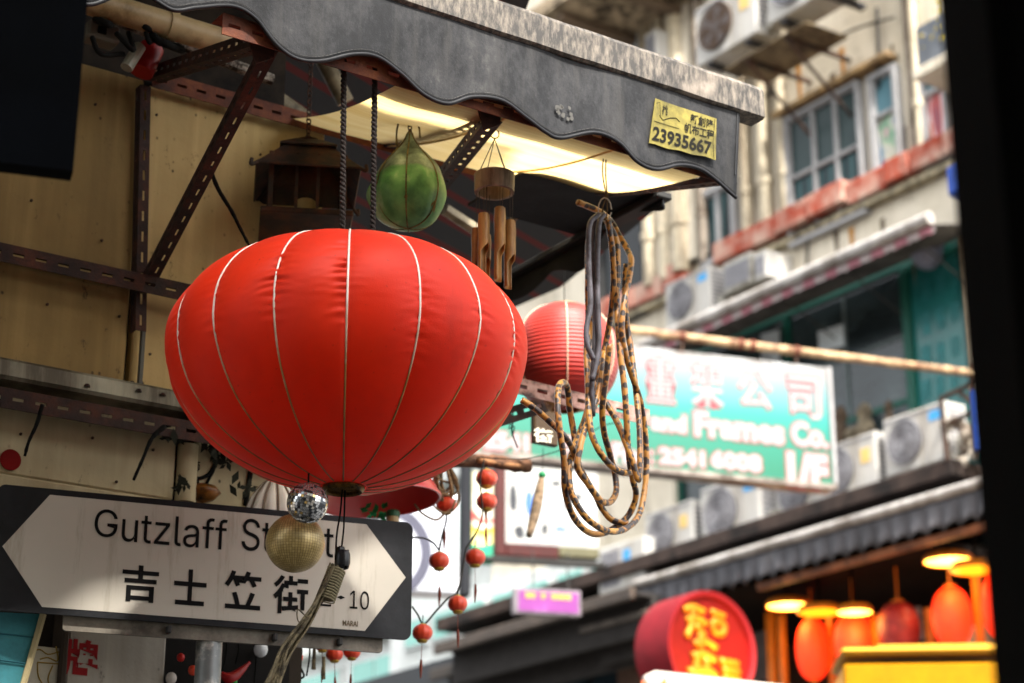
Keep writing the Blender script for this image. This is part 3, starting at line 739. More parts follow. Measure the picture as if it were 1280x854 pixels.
mb = MB(Matrix.Translation(c_)); mb.grid(lambda u, v: (r * math.sin(math.pi * v) * math.cos(2 * math.pi * u), r * math.sin(math.pi * v) * math.sin(2 * math.pi * u), -r * math.cos(math.pi * v)), 48, 28); mb.build('sphere', k.m, gb, smooth=True)
mb = MB(); mb.tube([c_ + Vector((0, 0, r)), c_ + Vector((.012, -.06, r + .03))], .0009, 4); mb.build('string', BLK, gb)

# ================================================================ street name sign
sg = thing('street_sign', S.m @ Matrix.Translation((0, 0, -.6)), 'white and black Gutzlaff Street name sign with arrow shaped ends', 'sign')
SBLK = M('sign_black_enamel', '#0d0f13', rough=.55, spec=.25, dirt='#1a1c20', dirt_scale=8)
SWHT = M('sign_white_enamel', '#b6b0a4', rough=.6, spec=.25, var=.08, scale=2.5, dirt='#8d8474', dirt_scale=16, dirt_amt=.12, streak=True, bump=.04)
sx0, sx1 = S.hit(-6, 680).x, S.hit(515, 720).x
szt, szb = .5 * (S.hit(10, 604).z + S.hit(510, 655).z), .5 * (S.hit(10, 766).z + S.hit(480, 796).z)
def rrect(x0, x1, z0, z1, r, n=6):
    o_ = []
    for cx, cz, a0 in ((x1 - r, z1 - r, 0), (x0 + r, z1 - r, 90), (x0 + r, z0 + r, 180), (x1 - r, z0 + r, 270)):
        for q in range(n + 1):
            t = math.radians(a0 + 90 * q / n); o_.append((cx + r * math.cos(t), cz + r * math.sin(t)))
    return o_
mb = MB(S.m); mb.prism(rrect(sx0 - .004, sx1, szb, szt, .014), 0, .004); mb.build('plate', SBLK, sg)
hx = [S.hit(*p) for p in ((63, 611), (458, 651), (507, 722), (456, 790), (52, 765), (3, 683))]
zt_, zb_ = szt - .011, szb + .011
mb = MB(S.m); mb.prism([(hx[0].x, zt_), (hx[1].x, zt_), (hx[2].x, hx[2].z), (hx[3].x, zb_), (hx[4].x, zb_), (hx[5].x, hx[5].z)][::-1], -.0006, .0); mb.build('white_field', SWHT, sg)
INKS = M('sign_lettering', '#0a0a0b', rough=.8, var=.1, bump=0, spec=.15)
def stext(s_, px0, ptop, px1, pbot, bold=0.0):
    mx_ = .5 * (px0 + px1); x0, x1 = S.hit(px0, .5 * (ptop + pbot)).x, S.hit(px1, .5 * (ptop + pbot)).x
    z1, z0 = S.hit(mx_, ptop).z, S.hit(mx_, pbot).z
    text(s_, S, (x0, x1, z0, z1), -.0012, INKS, parent=sg, bold=bold)
stext('G', 118, 637, 147, 672, .0)
stext('utzlaff', 152, 644, 284, 683, .0)
stext('Street', 302, 653, 417, 693, .0)
stext('吉', 152, 707, 198, 753, .022); stext('士', 217, 712, 258, 757, .022); stext('笠', 280, 714, 326, 762, .022); stext('街', 341, 720, 385, 768, .022)
stext('2', 398, 735, 414, 758); stext('10', 437, 739, 461, 762)
c = S.hit(426, 747); mb = MB(S.m); mb.prism([(c.x - .008, c.z), (c.x, c.z - .0035), (c.x + .008, c.z), (c.x, c.z + .0035)], -.0014, -.0008); mb.build('diamond', INKS, sg)
BRN = M('brown_ink', '#5c503c', rough=.7, bump=0)
x0, x1 = S.hit(428, 780).x, S.hit(447, 780).x; z1, z0 = S.hit(437, 776).z, S.hit(437, 783).z
text('MARAI', S, (x0, x1, z0, z1), -.0012, BRN, parent=sg, bold=.02)
# pale backing strip behind the sign and the pole
mb = MB(S.m); xa, xb = S.hit(80, 780).x, S.hit(481, 800).x; mb.prism(rrect(xa, xb, szb - .024, szb + .03, .006), .012, .018); mb.build('rear_plate', M('rear_alloy', '#7d766a', rough=.5, dirt='#3a342c'), sg)
for px in (424, 343, 210):
    c = S.hit(px, 790, .01); mb = MB(S.m @ Matrix.Translation((c.x, .01, szb - .012))); mb.box(-.004, .004, -.012, .004, -.006, .008, .002); mb.build('bracket', M('old_iron', '#2b2a28'), sg)
GALV = M('galvanised_pole', '#6f7272', rough=.45, metal=.5, dirt='#c4beb4', dirt_scale=22, dirt_amt=.25)
c = S.hit(261, 820, .035); cw = S.w(c.x, .036, c.z); rad_ = 16.5 / FPX * (cw - CAM).dot(FW)
po = thing('sign_pole', Matrix.Translation((cw.x, cw.y, 0)), 'grey galvanised pole with flaking paint carrying the street sign', 'pole')
mb = MB(); mb.tube([(cw.x, cw.y, 0), (cw.x, cw.y, S.w(0, 0, szt).z - .03)], rad_, 24); mb.build('post', GALV, po, smooth='auto')
mb = MB(Matrix.Translation((cw.x, cw.y, 0))); mb.lathe([(rad_ * 1.02, szt - .13 + S.m.translation.z), (rad_ * 1.12, szt - .13 + S.m.translation.z), (rad_ * 1.12, szt - .11 + S.m.translation.z), (rad_ * 1.02, szt - .11 + S.m.translation.z)], 24); mb.build('clamp', GALV, po)

# ================================================================ house-shaped lamp
hc = A.hit(383, 231, -.13); hw = A.w(hc.x, -.13, hc.z)
hl = thing('cottage_lantern', Matrix.Translation(hw) @ Matrix.Rotation(A.r - .45, 4, 'Z'), 'black iron house shaped lantern with glass sides behind the rope', 'lantern')
HM = WM[hl]; sc_ = (hw - CAM).dot(FW) / FPX
IRON = M('black_iron', '#2a221d', rough=.7, dirt='#4c2c1a', dirt_scale=20)
k = NB('old_lamp_glass'); k.set(rough=.3, alpha=.07, spec=.2); k.color(k.ramp(k.noise(18, detail=6), [(.35, L('#3a2f1c')), (.7, L('#6a5834'))])); HGL = k.m
k = NB('speckled_grey_panel'); k.set(rough=.6); k.color(k.mix(k.ramp(k.noise(60, detail=5), [(.55, 0.0), (.63, 1.0)]), L('#8d8f8c'), L('#2a241e'))); SPK = k.m
h2 = 45 * sc_; zlo, zhi = -55 * sc_, 22 * sc_
for sx_ in (-1, 1):
    for sy_ in (-1, 1):
        mb = MB(HM); mb.box(sx_ * h2 - .005, sx_ * h2 + .005, sy_ * h2 - .005, sy_ * h2 + .005, zlo, zhi, .001); mb.build('post', IRON, hl)
for q, (ax_, sg_) in enumerate((('y', -1), ('y', 1), ('x', -1), ('x', 1))):
    mb = MB(HM)
    if ax_ == 'y': mb.box(-h2 + .005, h2 - .005, sg_ * h2 - .001, sg_ * h2 + .001, zlo, zhi)
    else: mb.box(sg_ * h2 - .001, sg_ * h2 + .001, -h2 + .005, h2 - .005, zlo, zhi)
    mb.build('glass_side', SPK if (ax_, sg_) == ('x', 1) else HGL, hl)
mb = MB(HM)
for xx in (-.30, .28): mb.box(xx * h2 - .003, xx * h2 + .003, -h2 - .003, -h2 + .003, zlo, zhi)
mb.build('mullion', IRON, hl)
mb = MB(HM); mb.box(-h2 * 1.25, h2 * 1.25, -h2 * 1.25, h2 * 1.25, zlo - .012, zlo, .002); mb.build('base', IRON, hl)
def rooft(a0, z0_, a1, z1_, thick=.004):
    vs = [(x * a0, y * a0, z0_) for x, y in ((-1, -1), (1, -1), (1, 1), (-1, 1))] + [(x * a1, y * a1, z1_) for x, y in ((-1, -1), (1, -1), (1, 1), (-1, 1))]
    fs = [(i, (i + 1) % 4, 4 + (i + 1) % 4, 4 + i) for i in range(4)] + [(4, 5, 6, 7)]
    m_ = MB(HM); m_.add(vs, fs); m_.build('roof', IRON, hl, solid=thick)
rooft(h2 * 1.42, -2 * sc_, h2 * .55, 44 * sc_); rooft(h2 * .78, 40 * sc_, h2 * .34, 55 * sc_)
mb = MB(HM); mb.lathe([(h2 * .34, 55 * sc_), (h2 * .40, 58 * sc_), (h2 * .12, 62 * sc_), (.006, 66 * sc_)], 12); mb.build('cap', IRON, hl)
mb = MB(HM)
for sx_ in (-1, 1):
    for sy_ in (-1, 1): mb.tube(bez([(sx_ * h2 * .9, sy_ * h2 * .9, 22 * sc_), (sx_ * h2 * 1.45, sy_ * h2 * 1.45, -4 * sc_), (sx_ * h2 * 1.56, sy_ * h2 * 1.56, -7 * sc_), (sx_ * h2 * 1.54, sy_ * h2 * 1.54, 0 * sc_)], 5), .004, 6); mb.build('eave_scroll', IRON, hl, smooth=True); mb = MB(HM)

def chain(mb, p, q, r=.0035, th=.0009, ln=.011):
    n = max(2, int((q - p).length / (ln * .72))); ax_ = (q - p).normalized(); e1 = ax_.orthogonal().normalized(); e2 = ax_.cross(e1)
    for i in range(n):
        c = p.lerp(q, (i + .5) / n); s_ = e1 if i % 2 else e2
        mb.tube([c + s_ * r * math.cos(t * math.pi / 5) + ax_ * ln / 2 * math.sin(t * math.pi / 5) for t in range(11)], th, 4, caps=False)
mb = MB(); chain(mb, hw + Vector((0, 0, 64 * sc_)), hw + Vector((0, 0, 190 * sc_)), .005, .0014, .014); mb.build('chain', IRON, hl)
mb = MB(HM); mb.lathe([(.02, zlo), (.02, zlo + .05), (.017, zlo + .052), (.0001, zlo + .054)], 14); mb.build('candle', M('candle_wax', '#b59c66', rough=.5), hl, smooth='auto')

# ================================================================ green float in a rope net
fc = A.hit(511, 232, -.42); fw_ = A.w(fc.x, -.42, fc.z); s_ = (fw_ - CAM).dot(FW) / FPX
gf = thing('green_float', Matrix.Translation(fw_) @ Matrix.Rotation(.5, 4, 'Z'), 'green pear shaped glass float in a thin rope net', 'float'); GM = WM[gf]
k = NB('green_painted_glass'); sep = k.n.new('ShaderNodeSeparateXYZ'); k.link(k.tc.outputs['Object'], sep.inputs[0])
g = k.noise(28, detail=6); ad = k.n.new('ShaderNodeMath'); ad.operation = 'MULTIPLY_ADD'; ad.inputs[1].default_value = .018; k.link(g, ad.inputs[0]); k.link(sep.outputs[2], ad.inputs[2])
body = k.ramp(k.noise(14, detail=7), [(.35, L('#34663a')), (.52, L('#5a9656')), (.68, L('#a2c090'))])
up = k.ramp(k.noise(20, detail=7), [(.35, L('#2e3e34')), (.52, L('#6c8070')), (.70, L('#b2c4b4'))])
col = k.mix(k.ramp(ad.outputs[0], [(.022, 0.0), (.026, 1.0)]), body, up); k.color(col); k.set(rough=.5, spec=.35); k.bump(k.noise(60), .25, .002)
prof = [(.001, -58), (12, -57), (24, -52), (34, -42), (41, -26), (43, -10), (40, 8), (33, 24), (23, 38), (13, 51), (6, 62), (3, 70), (.5, 74)]
pv = bez([(a_, b_, 0) for a_, b_ in prof], 4)
def facet(q, z, a_):
    d = ((a_ / (2 * math.pi) * 6) % 1); return q * (1 + .13 * math.sin(math.pi * d) * min(1, q / (20 * s_))) * (1 + .05 * math.sin(a_ + z * 30) + .07 * noise.noise(Vector((math.cos(a_) * 2.2, math.sin(a_) * 2.2, z * 26))))
mb = MB(GM); mb.lathe([(max(.0002, p.x * s_), p.y * s_) for p in pv], 48, fn=facet); mb.build('glass', k.m, gf, smooth=True)
HEMP = M('old_hemp', '#77693f', rough=.9, scale=50, dirt='#2e2717', dirt_scale=40)
for n in range(6):
    a_ = 2 * math.pi * n / 6; mb = MB(GM)
    mb.tube([((p.x * s_ + .0015) * math.cos(a_), (p.x * s_ + .0015) * math.sin(a_), p.y * s_) for p in pv], .0014, 5); mb.build('net_cord', HEMP, gf, smooth=True)
mb = MB(GM)
for n in range(6):
    pts = []
    for q in range(13):
        a_ = 2 * math.pi * (n + q / 12) / 6; zz = (-30 - 20 * math.sin(math.pi * q / 12)) ; rr = (39 - 14 * math.sin(math.pi * q / 12)) * 1.04 * (1 + .07 * math.sin(math.pi * q / 12))
        pts.append((rr * s_ * math.cos(a_), rr * s_ * math.sin(a_), zz * s_))
    mb.tube(pts, .0017, 5)
mb.build('net_loop', HEMP, gf, smooth=True)
mb = MB(); tp_ = fw_ + Vector((0, 0, 72 * s_)); e = RT
mb.tube([tp_ - e * 14 * s_ - UP * 40 * s_] + [tp_ + e * (-2 + 15 * math.cos(math.radians(180 - t * 18))) * s_ + UP * (-6 + 34 * math.sin(math.radians(t * 18))) * s_ for t in range(11)], .0018, 6); mb.build('loop', HEMP, gf, smooth=True)
mb = MB(); chain(mb, tp_ - UP * 2 * s_, tp_ + Vector((0, 0, 80 * s_)), .0045, .0013, .013); mb.build('chain', IRON, gf)

# ================================================================ bamboo wind chime
wc = A.hit(618, 230, -.60); ww = A.w(wc.x, -.60, wc.z); s_ = (ww - CAM).dot(FW) / FPX
bc = thing('wind_chime', Matrix.Translation(ww) @ Matrix.Rotation(.3, 4, 'Z'), 'bamboo wind chime of cut tubes hung on a ring beneath the awning', 'wind chime'); CM = WM[bc]
BAMR = M('grey_bamboo', '#8c7a62', rough=.55, scale=30, dirt='#4b3c2c', dirt_scale=18, streak=True)
BAM = M('golden_bamboo', '#a87c42', rough=.45, scale=20, dirt='#54371c', dirt_scale=25, dirt_amt=.45, streak=True)
mb = MB(CM); mb.lathe([(25 * s_, -12 * s_), (25.5 * s_, 12 * s_), (21 * s_, 12 * s_), (20.5 * s_, -12 * s_), (25 * s_, -12 * s_)], 32); mb.build('ring', BAMR, bc, smooth='auto')
STR = M('thin_string', '#3a3026', rough=.8)
tubes = [(-17, -9, -44, 62, 5.5), (-5, 10, -66, 60, 5), (3, -12, -34, 105, 6.5), (18, -6, -48, 92, 6.5), (-2, -2, -70, 70, 5)]
tubes = [(-17, -12, -48, 78, 6.5), (-6, 14, -64, 64, 5), (3, -14, -38, 96, 6.3), (19, -4, -50, 88, 6.6), (-21, 8, -60, 80, 5)]
for (tx, ty, zt_, ln, rr) in tubes:
    mb = MB(CM @ Matrix.Translation((tx * s_, ty * s_, zt_ * s_)) @ Matrix.Rotation(rnd.uniform(-.4, .4), 4, 'Z'))
    # lower third is cut away on one side
    seg = 16; n = 14; vs = []; fs = []
    for j in range(n + 1):
        z = -ln * j / n; cut = max(0, min(1, (j / n - .52) / .10)); cut = cut * cut * (3 - 2 * cut)
        half = math.pi * (1 - .52 * cut)
        for q in range(seg + 1):
            a_ = math.pi / 2 - half + 2 * half * q / seg
            r_ = rr * (1 + (.05 if j in (2, 3) else 0)); vs.append((r_ * s_ * math.cos(a_ + .6), r_ * s_ * math.sin(a_ + .6), z * s_))
    for j in range(n):
        for q in range(seg): fs.append((j * (seg + 1) + q, j * (seg + 1) + q + 1, (j + 1) * (seg + 1) + q + 1, (j + 1) * (seg + 1) + q))
    fs.append(tuple(range(seg + 1)))
    mb.add(vs, fs); mb.build('bamboo_tube', BAM, bc, smooth='auto', solid=.0022)
    mb = MB(CM); mb.tube([(tx * s_, ty * s_, (zt_ - 3) * s_), (tx * s_ * 1.02, ty * s_, 10 * s_)], .0006, 4)
    mb.tube([((tx + 3) * s_, ty * s_, (zt_ - 6) * s_), ((tx + 4) * s_, ty * s_, -10 * s_)], .0006, 4); mb.build('string', STR, bc)
mb = MB(CM)
for q in range(4):
    a_ = q * math.pi / 2 + .3; mb.tube([(23 * s_ * math.cos(a_), 23 * s_ * math.sin(a_), 10 * s_), (0, 0, 62 * s_)], .0008, 4)
mb.build('string', STR, bc)
mb = MB(CM); mb.tube([(6 * s_ * math.cos(t * .6), 0, (69 + 6.5 * math.sin(t * .6)) * s_) for t in range(12)], .0014, 5); mb.tube([(0, 0, 75 * s_), (0, 0, 95 * s_)], .0012, 5); mb.build('hook', M('brass_wire', '#8b7a54', rough=.35, metal=.8), bc)

# ================================================================ second, accordion lantern
l2 = A.hit(706, 447, .42); lw = A.w(l2.x, .42, l2.z); s_ = (lw - CAM).dot(FW) / FPX
la2 = thing('accordion_lantern', Matrix.Translation(lw), 'round red ribbed paper lantern behind the striped rope coil', 'lantern'); LM2 = WM[la2]
k = NB('red_paper'); k.set(rough=.5, sheen=.2); k.color(k.ramp(k.noise(9), [(.3, L('#9c1408')), (.7, L('#ae2410'))]))
R2 = 68 * s_; prof = []
NP2 = 26; zt_, zb_ = 66 * s_, -66 * s_
for j in range(NP2 * 4 + 1):
    z = zt_ + (zb_ - zt_) * j / (NP2 * 4); u = z / (zt_ * 1.06); r = R2 * (1 - abs(u) ** 2.3) ** .5
    prof.append((r * (1 - .018 * math.sin(math.pi * (j / 4 % 1)) ** .8), z))
mb = MB(LM2); mb.lathe(prof, 72); mb.build('shade', k.m, la2, smooth=True)
toc = CAM - lw; a0 = math.atan2(toc.y, toc.x)
for q in range(6):
    a_ = a0 + .05 + q * math.pi / 3; mb = MB(LM2); mb.tube([((r + .001) * math.cos(a_), (r + .001) * math.sin(a_), z) for r, z in prof[::2]], .0022, 6); mb.build('seam', M('pale_seam_tape', '#d2a78f', rough=.6), la2, smooth=True)
GLD = M('gold_card', '#b5812c', rough=.4, metal=.3, scale=30, dirt='#5a2a10', dirt_scale=35, dirt_amt=.6)
mb = MB(LM2); r0 = prof[-1][0]; mb.lathe([(prof[-7][0] * 1.01, prof[-7][1]), (r0 * 1.02, zb_ - .001), (r0 * .7, zb_ - .004), (r0 * .68, zb_ + .004)], 40); mb.build('bottom_cap', GLD, la2, smooth='auto')
mb = MB(LM2); mb.lathe([(r0 * .72, zt_ + .006), (r0 * .9, zt_ + .004), (r0 * .95, zt_ - .001), (r0, zt_ - .004)], 40); mb.build('top_cap', M('dull_brass', '#7f7458', rough=.5, metal=.5), la2, smooth='auto')
mb = MB(LM2); mb.tube([(0, 0, zt_), (0, 0, zt_ + .18)], .0012, 5); mb.build('string', BLK, la2)
hb = thing('hanging_plaque', FM(A, l2.x - .03, .40, A.hit(680, 512, .4).z), 'dark brown plaque with white glyphs hanging beneath the ribbed lantern', 'plaque')
r_ = A.rect(664, 512, 694, 560, .40); mb = MB(A.m); mb.box(r_[0], r_[1], .385, .405, r_[2], r_[3], .003); mb.build('board', M('dark_brown_lacquer', '#3a2a17', rough=.45), hb)
r_ = A.rect(668, 533, 692, 556, .38); text('街', A, r_, .3835, M('chalk_white', '#c7c0ae', rough=.8), parent=hb, bold=.02)

# slotted shelf angle right of the big lantern, in front of the second one
sa = thing('shelf_angle', Matrix.Translation(H(A, 730, 495, -.12)), 'worn slotted steel bar level behind the rope coil', 'bar')
p0, p1 = H(A, 640, 470, -.12), H(A, 812, 512, -.12)
mb = MB(); slotted(mb, p0, p1, SIDE, w=.036, pitch=.05, sl=.026, sw=.009); mb.build('slotted_angle', PRIMER, sa)
mb = MB(); slotted(mb, H(A, 600, 520, -.10), H(A, 678, 496, -.05), SIDE, w=.034); mb.build('brace', RUST, sa)
# brown plank under the green sign edge
pk = thing('driftwood_bar', Matrix.Translation(H(A, 600, 578, .5)), 'rough brown driftwood bar below the green shop sign, small lanterns hung on it', 'branch')
mb = MB(); pts = [H(A, x, y, .5) for x, y in ((500, 592), (530, 580), (570, 576), (610, 577), (640, 581), (661, 583))]
mb.tube(bez(pts, 5), [.017 * (1 + .25 * noise.noise(Vector((q * .8, 0, 0)))) for q in range(26)], 9)
for v in range(len(mb.v)): mb.v[v] = mb.v[v] + Vector((0, 0, .005 * noise.noise(mb.v[v] * 60)))
mb.build('branch', M('driftwood', '#6e4e3a', rough=.9, scale=30, dirt='#2b1b12', dirt_scale=24, bump=.6), pk, smooth=True)
mb = MB(); mb.tube(bez([H(A, x, y, .47) for x, y in ((597, 575), (625, 580), (655, 584))], 6), [.007] * 13, 7); mb.build('bark_strip', M('pale_bark', '#8f6442', rough=.9, dirt='#3a2416', dirt_scale=30), pk, smooth=True)
mb = MB(); mb.tube(bez([H(A, x, y, .3) for x, y in ((596, 572), (660, 573), (712, 558), (748, 535), (770, 528))], 6), .0013, 5); mb.build('twig', BLK, pk)
mb = MB(); mb.tube(bez([H(A, x, y, .2) for x, y in ((638, 500), (641, 520), (640, 540), (647, 560))], 6), .0022, 5); mb.tube(bez([H(A, x, y, .2) for x, y in ((641, 522), (636, 536), (643, 533), (641, 545))], 4), .0013, 5)
tag(mb.build('twig', BLK), 'wiry black twig dangling at the lower right of the big lantern', 'twig')
# driftwood stick with green bead
ds = thing('stick_pendant', Matrix.Translation(H(A, 677, 592, .9)), 'thin driftwood stick with green bead hanging before the white poster', 'pendant')
mb = MB(); pts = bez([H(A, x, y, .9) for x, y in ((677, 598), (673, 620), (668, 645), (661, 671))], 5); mb.tube(pts, [.008 + .006 * math.sin(math.pi * q / (len(pts) - 1)) for q in range(len(pts))], 8); mb.build('stick', M('grey_stick', '#7a6650', rough=.9, dirt='#30261c', dirt_scale=30), ds, smooth=True)
c = H(A, 677.5, 594, .9); mb = MB(Matrix.Translation(c)); mb.lathe([(.011 * math.cos(-1.57 + 3.14 * q / 8), .011 * math.sin(-1.57 + 3.14 * q / 8)) for q in range(9)], 14); mb.build('bead', M('green_bead', '#0d6a3c', rough=.3), ds, smooth=True)
mb = MB(); mb.tube([H(A, 678, 592, .9), H(A, 679, 560, .9)], .001, 4); mb.build('string', BLK, ds)

# ================================================================ red enamel lamp shade
sc_ = A.hit(474, 625, .12); sw_ = A.w(sc_.x, .12, sc_.z); s_ = (sw_ - CAM).dot(FW) / FPX
es = thing('lamp_shade', Matrix.Translation(sw_) @ Matrix.Rotation(math.radians(-5), 4, 'Y') , 'glossy red enamel dome lamp shade behind the base of the big lantern', 'lamp'); EM = WM[es]
k = NB('red_enamel_gloss'); k.color(k.ramp(k.noise(8), [(.3, L('#d02826')), (.7, L('#e04440'))])); k.set(rough=.3, spec=.6, coat=.3)
pr = [(76, -2), (75, 2), (70, 14), (60, 27), (44, 38), (26, 44), (10, 47), (8, 56), (.01, 57)]
mb = MB(EM); mb.lathe([(p.x * s_, p.y * s_) for p in bez([(a_, b_, 0) for a_, b_ in pr], 4)], 56); mb.build('shade', k.m, es, smooth=True, solid=.003)
mb = MB(EM); mb.lathe([(78 * s_, -2.5 * s_), (78.5 * s_, 0), (76 * s_, .5 * s_), (75.5 * s_, -2 * s_), (78 * s_, -2.5 * s_)], 56); mb.build('rim', k.m, es, smooth=True)
mb = MB(EM); mb.tube([(0, 0, 56 * s_), (0, 0, 150 * s_)], .002, 5); mb.build('cable', BLK, es)

# ================================================================ miniature lanterns
MR = NB('small_lantern_silk'); MR.set(rough=.45, sheen=.2); MR.color(MR.mix(MR.ramp(MR.noise(60, detail=5), [(.5, 0.0), (.7, .5)]), L('#d63a14'), L('#a8603c')))
GLD2 = M('small_gold_trim', '#b8963e', rough=.4, metal=.3)
def mini():
    t = thing('small_lantern', Matrix(), 'x', 'lantern', 'small red lanterns on the wire string')
    m_ = MB(); pr = []
    for q in range(13):
        a_ = -1.22 + 2.44 * q / 12; pr.append((math.cos(a_) ** .8 * 1.0, math.sin(a_) * .80))
    m_.lathe(pr, 32, fn=lambda q, z, a: q * (1 - .07 * abs(math.cos(a * 5)) ** 6)); m_.build('shade', MR.m, t, smooth=True)
    m_ = MB(); m_.lathe([(.36, .70), (.42, .74), (.36, .84), (.12, .86), (.10, .95)], 14); m_.build('cap', GLD2, t, smooth='auto')
    m_ = MB(); m_.lathe([(.5, -.70), (.54, -.80), (.4, -.95), (.1, -1.0)], 14); m_.build('base', GLD2, t, smooth='auto')
    m_ = MB(); m_.tube([(0, 0, -.9), (.05, 0, -2.6)], .035, 4); m_.tube([(.05, 0, -2.6), (.08, 0, -3.3), (.02, 0, -4.4)], [.10, .17, .05], 6); m_.build('tassel', M('brown_tassel', '#6e3527', rough=.9), t)
    m_ = MB(); m_.tube([(0, 0, .9), (0, 0, 1.7)], .05, 5); m_.build('loop', BLK, t)
    return t
minis = [(549, 701, 13, 'with pale drop, between the street sign end and the wire fork'), (594, 697, 13, 'hanging by itself from the dark cord left of the purple sign'), (572, 755, 12.5, 'below the wire joint, between the other two, paler and duller'), (528, 791, 13, 'touching the lower right corner of the street sign'),
         (608, 598, 13.5, 'upper one of a pair right under the driftwood bar'), (608, 627, 13, 'lower one of a pair with golden bell under the driftwood bar'), (558, 631, 13, 'caught in the hemp coil beside the red enamel shade'),
         (418, 818, 11, 'left of two hanging close together under the street sign'), (440, 815, 11, 'right of two hanging close together under the street sign'), (403, 805, 11, 'half hidden by the plate under the street sign'),
         (370, 822, 9, 'right of the twine bundle under the street sign'), (337, 818, 9, 'left of the twine bundle under the street sign'), (306, 827, 8, 'just right of the galvanised pole')]
m0 = None
for n, (px, py, rp2, lb) in enumerate(minis):
    yy = .16 + .05 * math.sin(n * 2.1) if n < 7 else .12
    if n in (4, 5): yy = .45
    c = H(A, px, py, yy); sca = rp2 / FPX * (c - CAM).dot(FW)
    m_ = Matrix.Translation(c) @ Matrix.Rotation(n * .7, 4, 'Z') @ Matrix.Rotation(.06 * math.sin(n * 3), 4, 'X') @ Matrix.Scale(sca, 4)
    if m0 is None:
        m0 = mini(); m0.matrix_world = m_; m0['label'] = 'small red lantern ' + lb
    else: dup(m0, m_, 'small red lantern ' + lb)
WIRE = M('thin_black_wire', '#26241f', rough=.6)
wr = thing('wire_string', Matrix.Translation(H(A, 570, 720, .16)), 'thin crooked black wires the small red lanterns hang from', 'wire')
for pts in ([(515, 672), (530, 673), (541, 678), (549, 688)], [(549, 688), (553, 668), (558, 648), (555, 620)], [(515, 758), (522, 768), (530, 780), (545, 764), (560, 748), (570, 742), (576, 725), (580, 700), (583, 685), (590, 675), (598, 660), (603, 640), (600, 600), (605, 575)]):
    mb = MB(); mb.tube(bez([H(A, x, y, .16) for x, y in pts], 6), .0022, 5); mb.build('wire', WIRE, wr, smooth=True)
mb = MB(); mb.tube([H(A, 549, 714, .16), H(A, 549, 742, .16)], .0008, 4); mb.build('wire', WIRE, wr)
# coil of hemp beside the shade
hcoil = thing('hemp_coil', Matrix.Translation(H(A, 556, 575, .15)), 'hank of tan hemp string hanging right of the red enamel shade', 'string'); mb = MB()
for n in range(9):
    o1 = rnd.uniform(-7, 7); w_ = rnd.uniform(3, 13); b_ = rnd.uniform(600, 640)
    mb.tube(bez([H(A, 553, 572, .15), H(A, 549 + o1 - w_ * .3, (b_ + 580) / 2, .15 + rnd.uniform(-.02, .02)), H(A, 556 + o1, b_, .15), H(A, 560 + o1 * .3 + w_, (b_ + 585) / 2 + 8, .15 + rnd.uniform(-.02, .02)), H(A, 555, 572, .15)], 7), .0028, 6)
mb.tube(bez([H(A, x, y, .13) for x, y in ((518, 630), (528, 642), (545, 650), (556, 642), (566, 636))], 6), .0025, 6); mb.tube(bez([H(A, x, y, .13) for x, y in ((535, 622), (548, 638), (562, 640), (570, 625))], 6), .0025, 6)
mb.build('strands', M('tan_hemp', '#93795a', rough=.9, dirt='#4a3826', dirt_scale=40), hcoil, smooth=True)
# little things peeping over the sign
mb = MB(Matrix.Translation(H(A, 491, 650, .1))); mb.lathe([(.013, -.03), (.013, .006)], 14, closed=True); bt = thing('bottle', Matrix.Translation(H(A, 491, 650, .1)), 'beige bottle with green cap standing over the right end of the street sign', 'bottle'); mb.build('neck', M('beige_ceramic', '#a58d63', rough=.5), bt)
mb = MB(Matrix.Translation(H(A, 491, 650, .1))); mb.lathe([(.0145, .006), (.0145, .016), (.012, .020), (.0001, .021)], 14); mb.build('cap', M('green_cap', '#2c5a3c', rough=.5), bt)
LEAF = M('green_tinsel', '#1d8a50', rough=.5)
mb = MB()
for n in range(26):
    c = H(A, rnd.uniform(452, 486), rnd.uniform(636, 652), .14); a_ = rnd.uniform(0, 6.3); l_ = rnd.uniform(.010, .022)
    d_ = Vector((math.cos(a_), rnd.uniform(-.5, .5), math.sin(a_))) * l_; n_ = Vector((-math.sin(a_), .3, math.cos(a_))) * l_ * .3
    mb.add([c, c + d_ * .5 + n_, c + d_, c + d_ * .5 - n_], [(0, 1, 2, 3)])
tag(mb.build('artificial_leaves', LEAF), 'bright green artificial leaves peeping over the street sign', 'leaves')
# white paper lantern
wl = A.hit(343, 632, -.16); wlw = A.w(wl.x, -.16, wl.z); s_ = (wlw - CAM).dot(FW) / FPX
wp = thing('paper_lantern', Matrix.Translation(wlw), 'white pleated paper lantern under the big red one, left of the mirror ball', 'lantern')
k = NB('white_paper'); k.color(L('#dcd8cc')); k.set(rough=.7)
mb = MB(WM[wp]); mb.lathe([(4 * s_, 33 * s_), (15 * s_, 27 * s_), (29 * s_, 8 * s_), (37 * s_, -12 * s_), (36 * s_, -30 * s_), (20 * s_, -46 * s_)], 64, fn=lambda q, z, a: q * (1 + .05 * math.cos(a * 12))); mb.build('shade', k.m, wp, smooth=True, solid=.001)
for n in range(12):
    a_ = 2 * math.pi * n / 12 + math.pi / 12; mb = MB(WM[wp]); mb.tube(bez([(q * .985 * s_ * math.cos(a_), q * .985 * s_ * math.sin(a_), z * s_) for q, z in ((4, 33), (15, 27.5), (29, 8.5), (37, -12), (36, -30))], 3), .0022, 5); mb.build('pleat_wire', M('brown_wire', '#6e6050', rough=.7), wp)

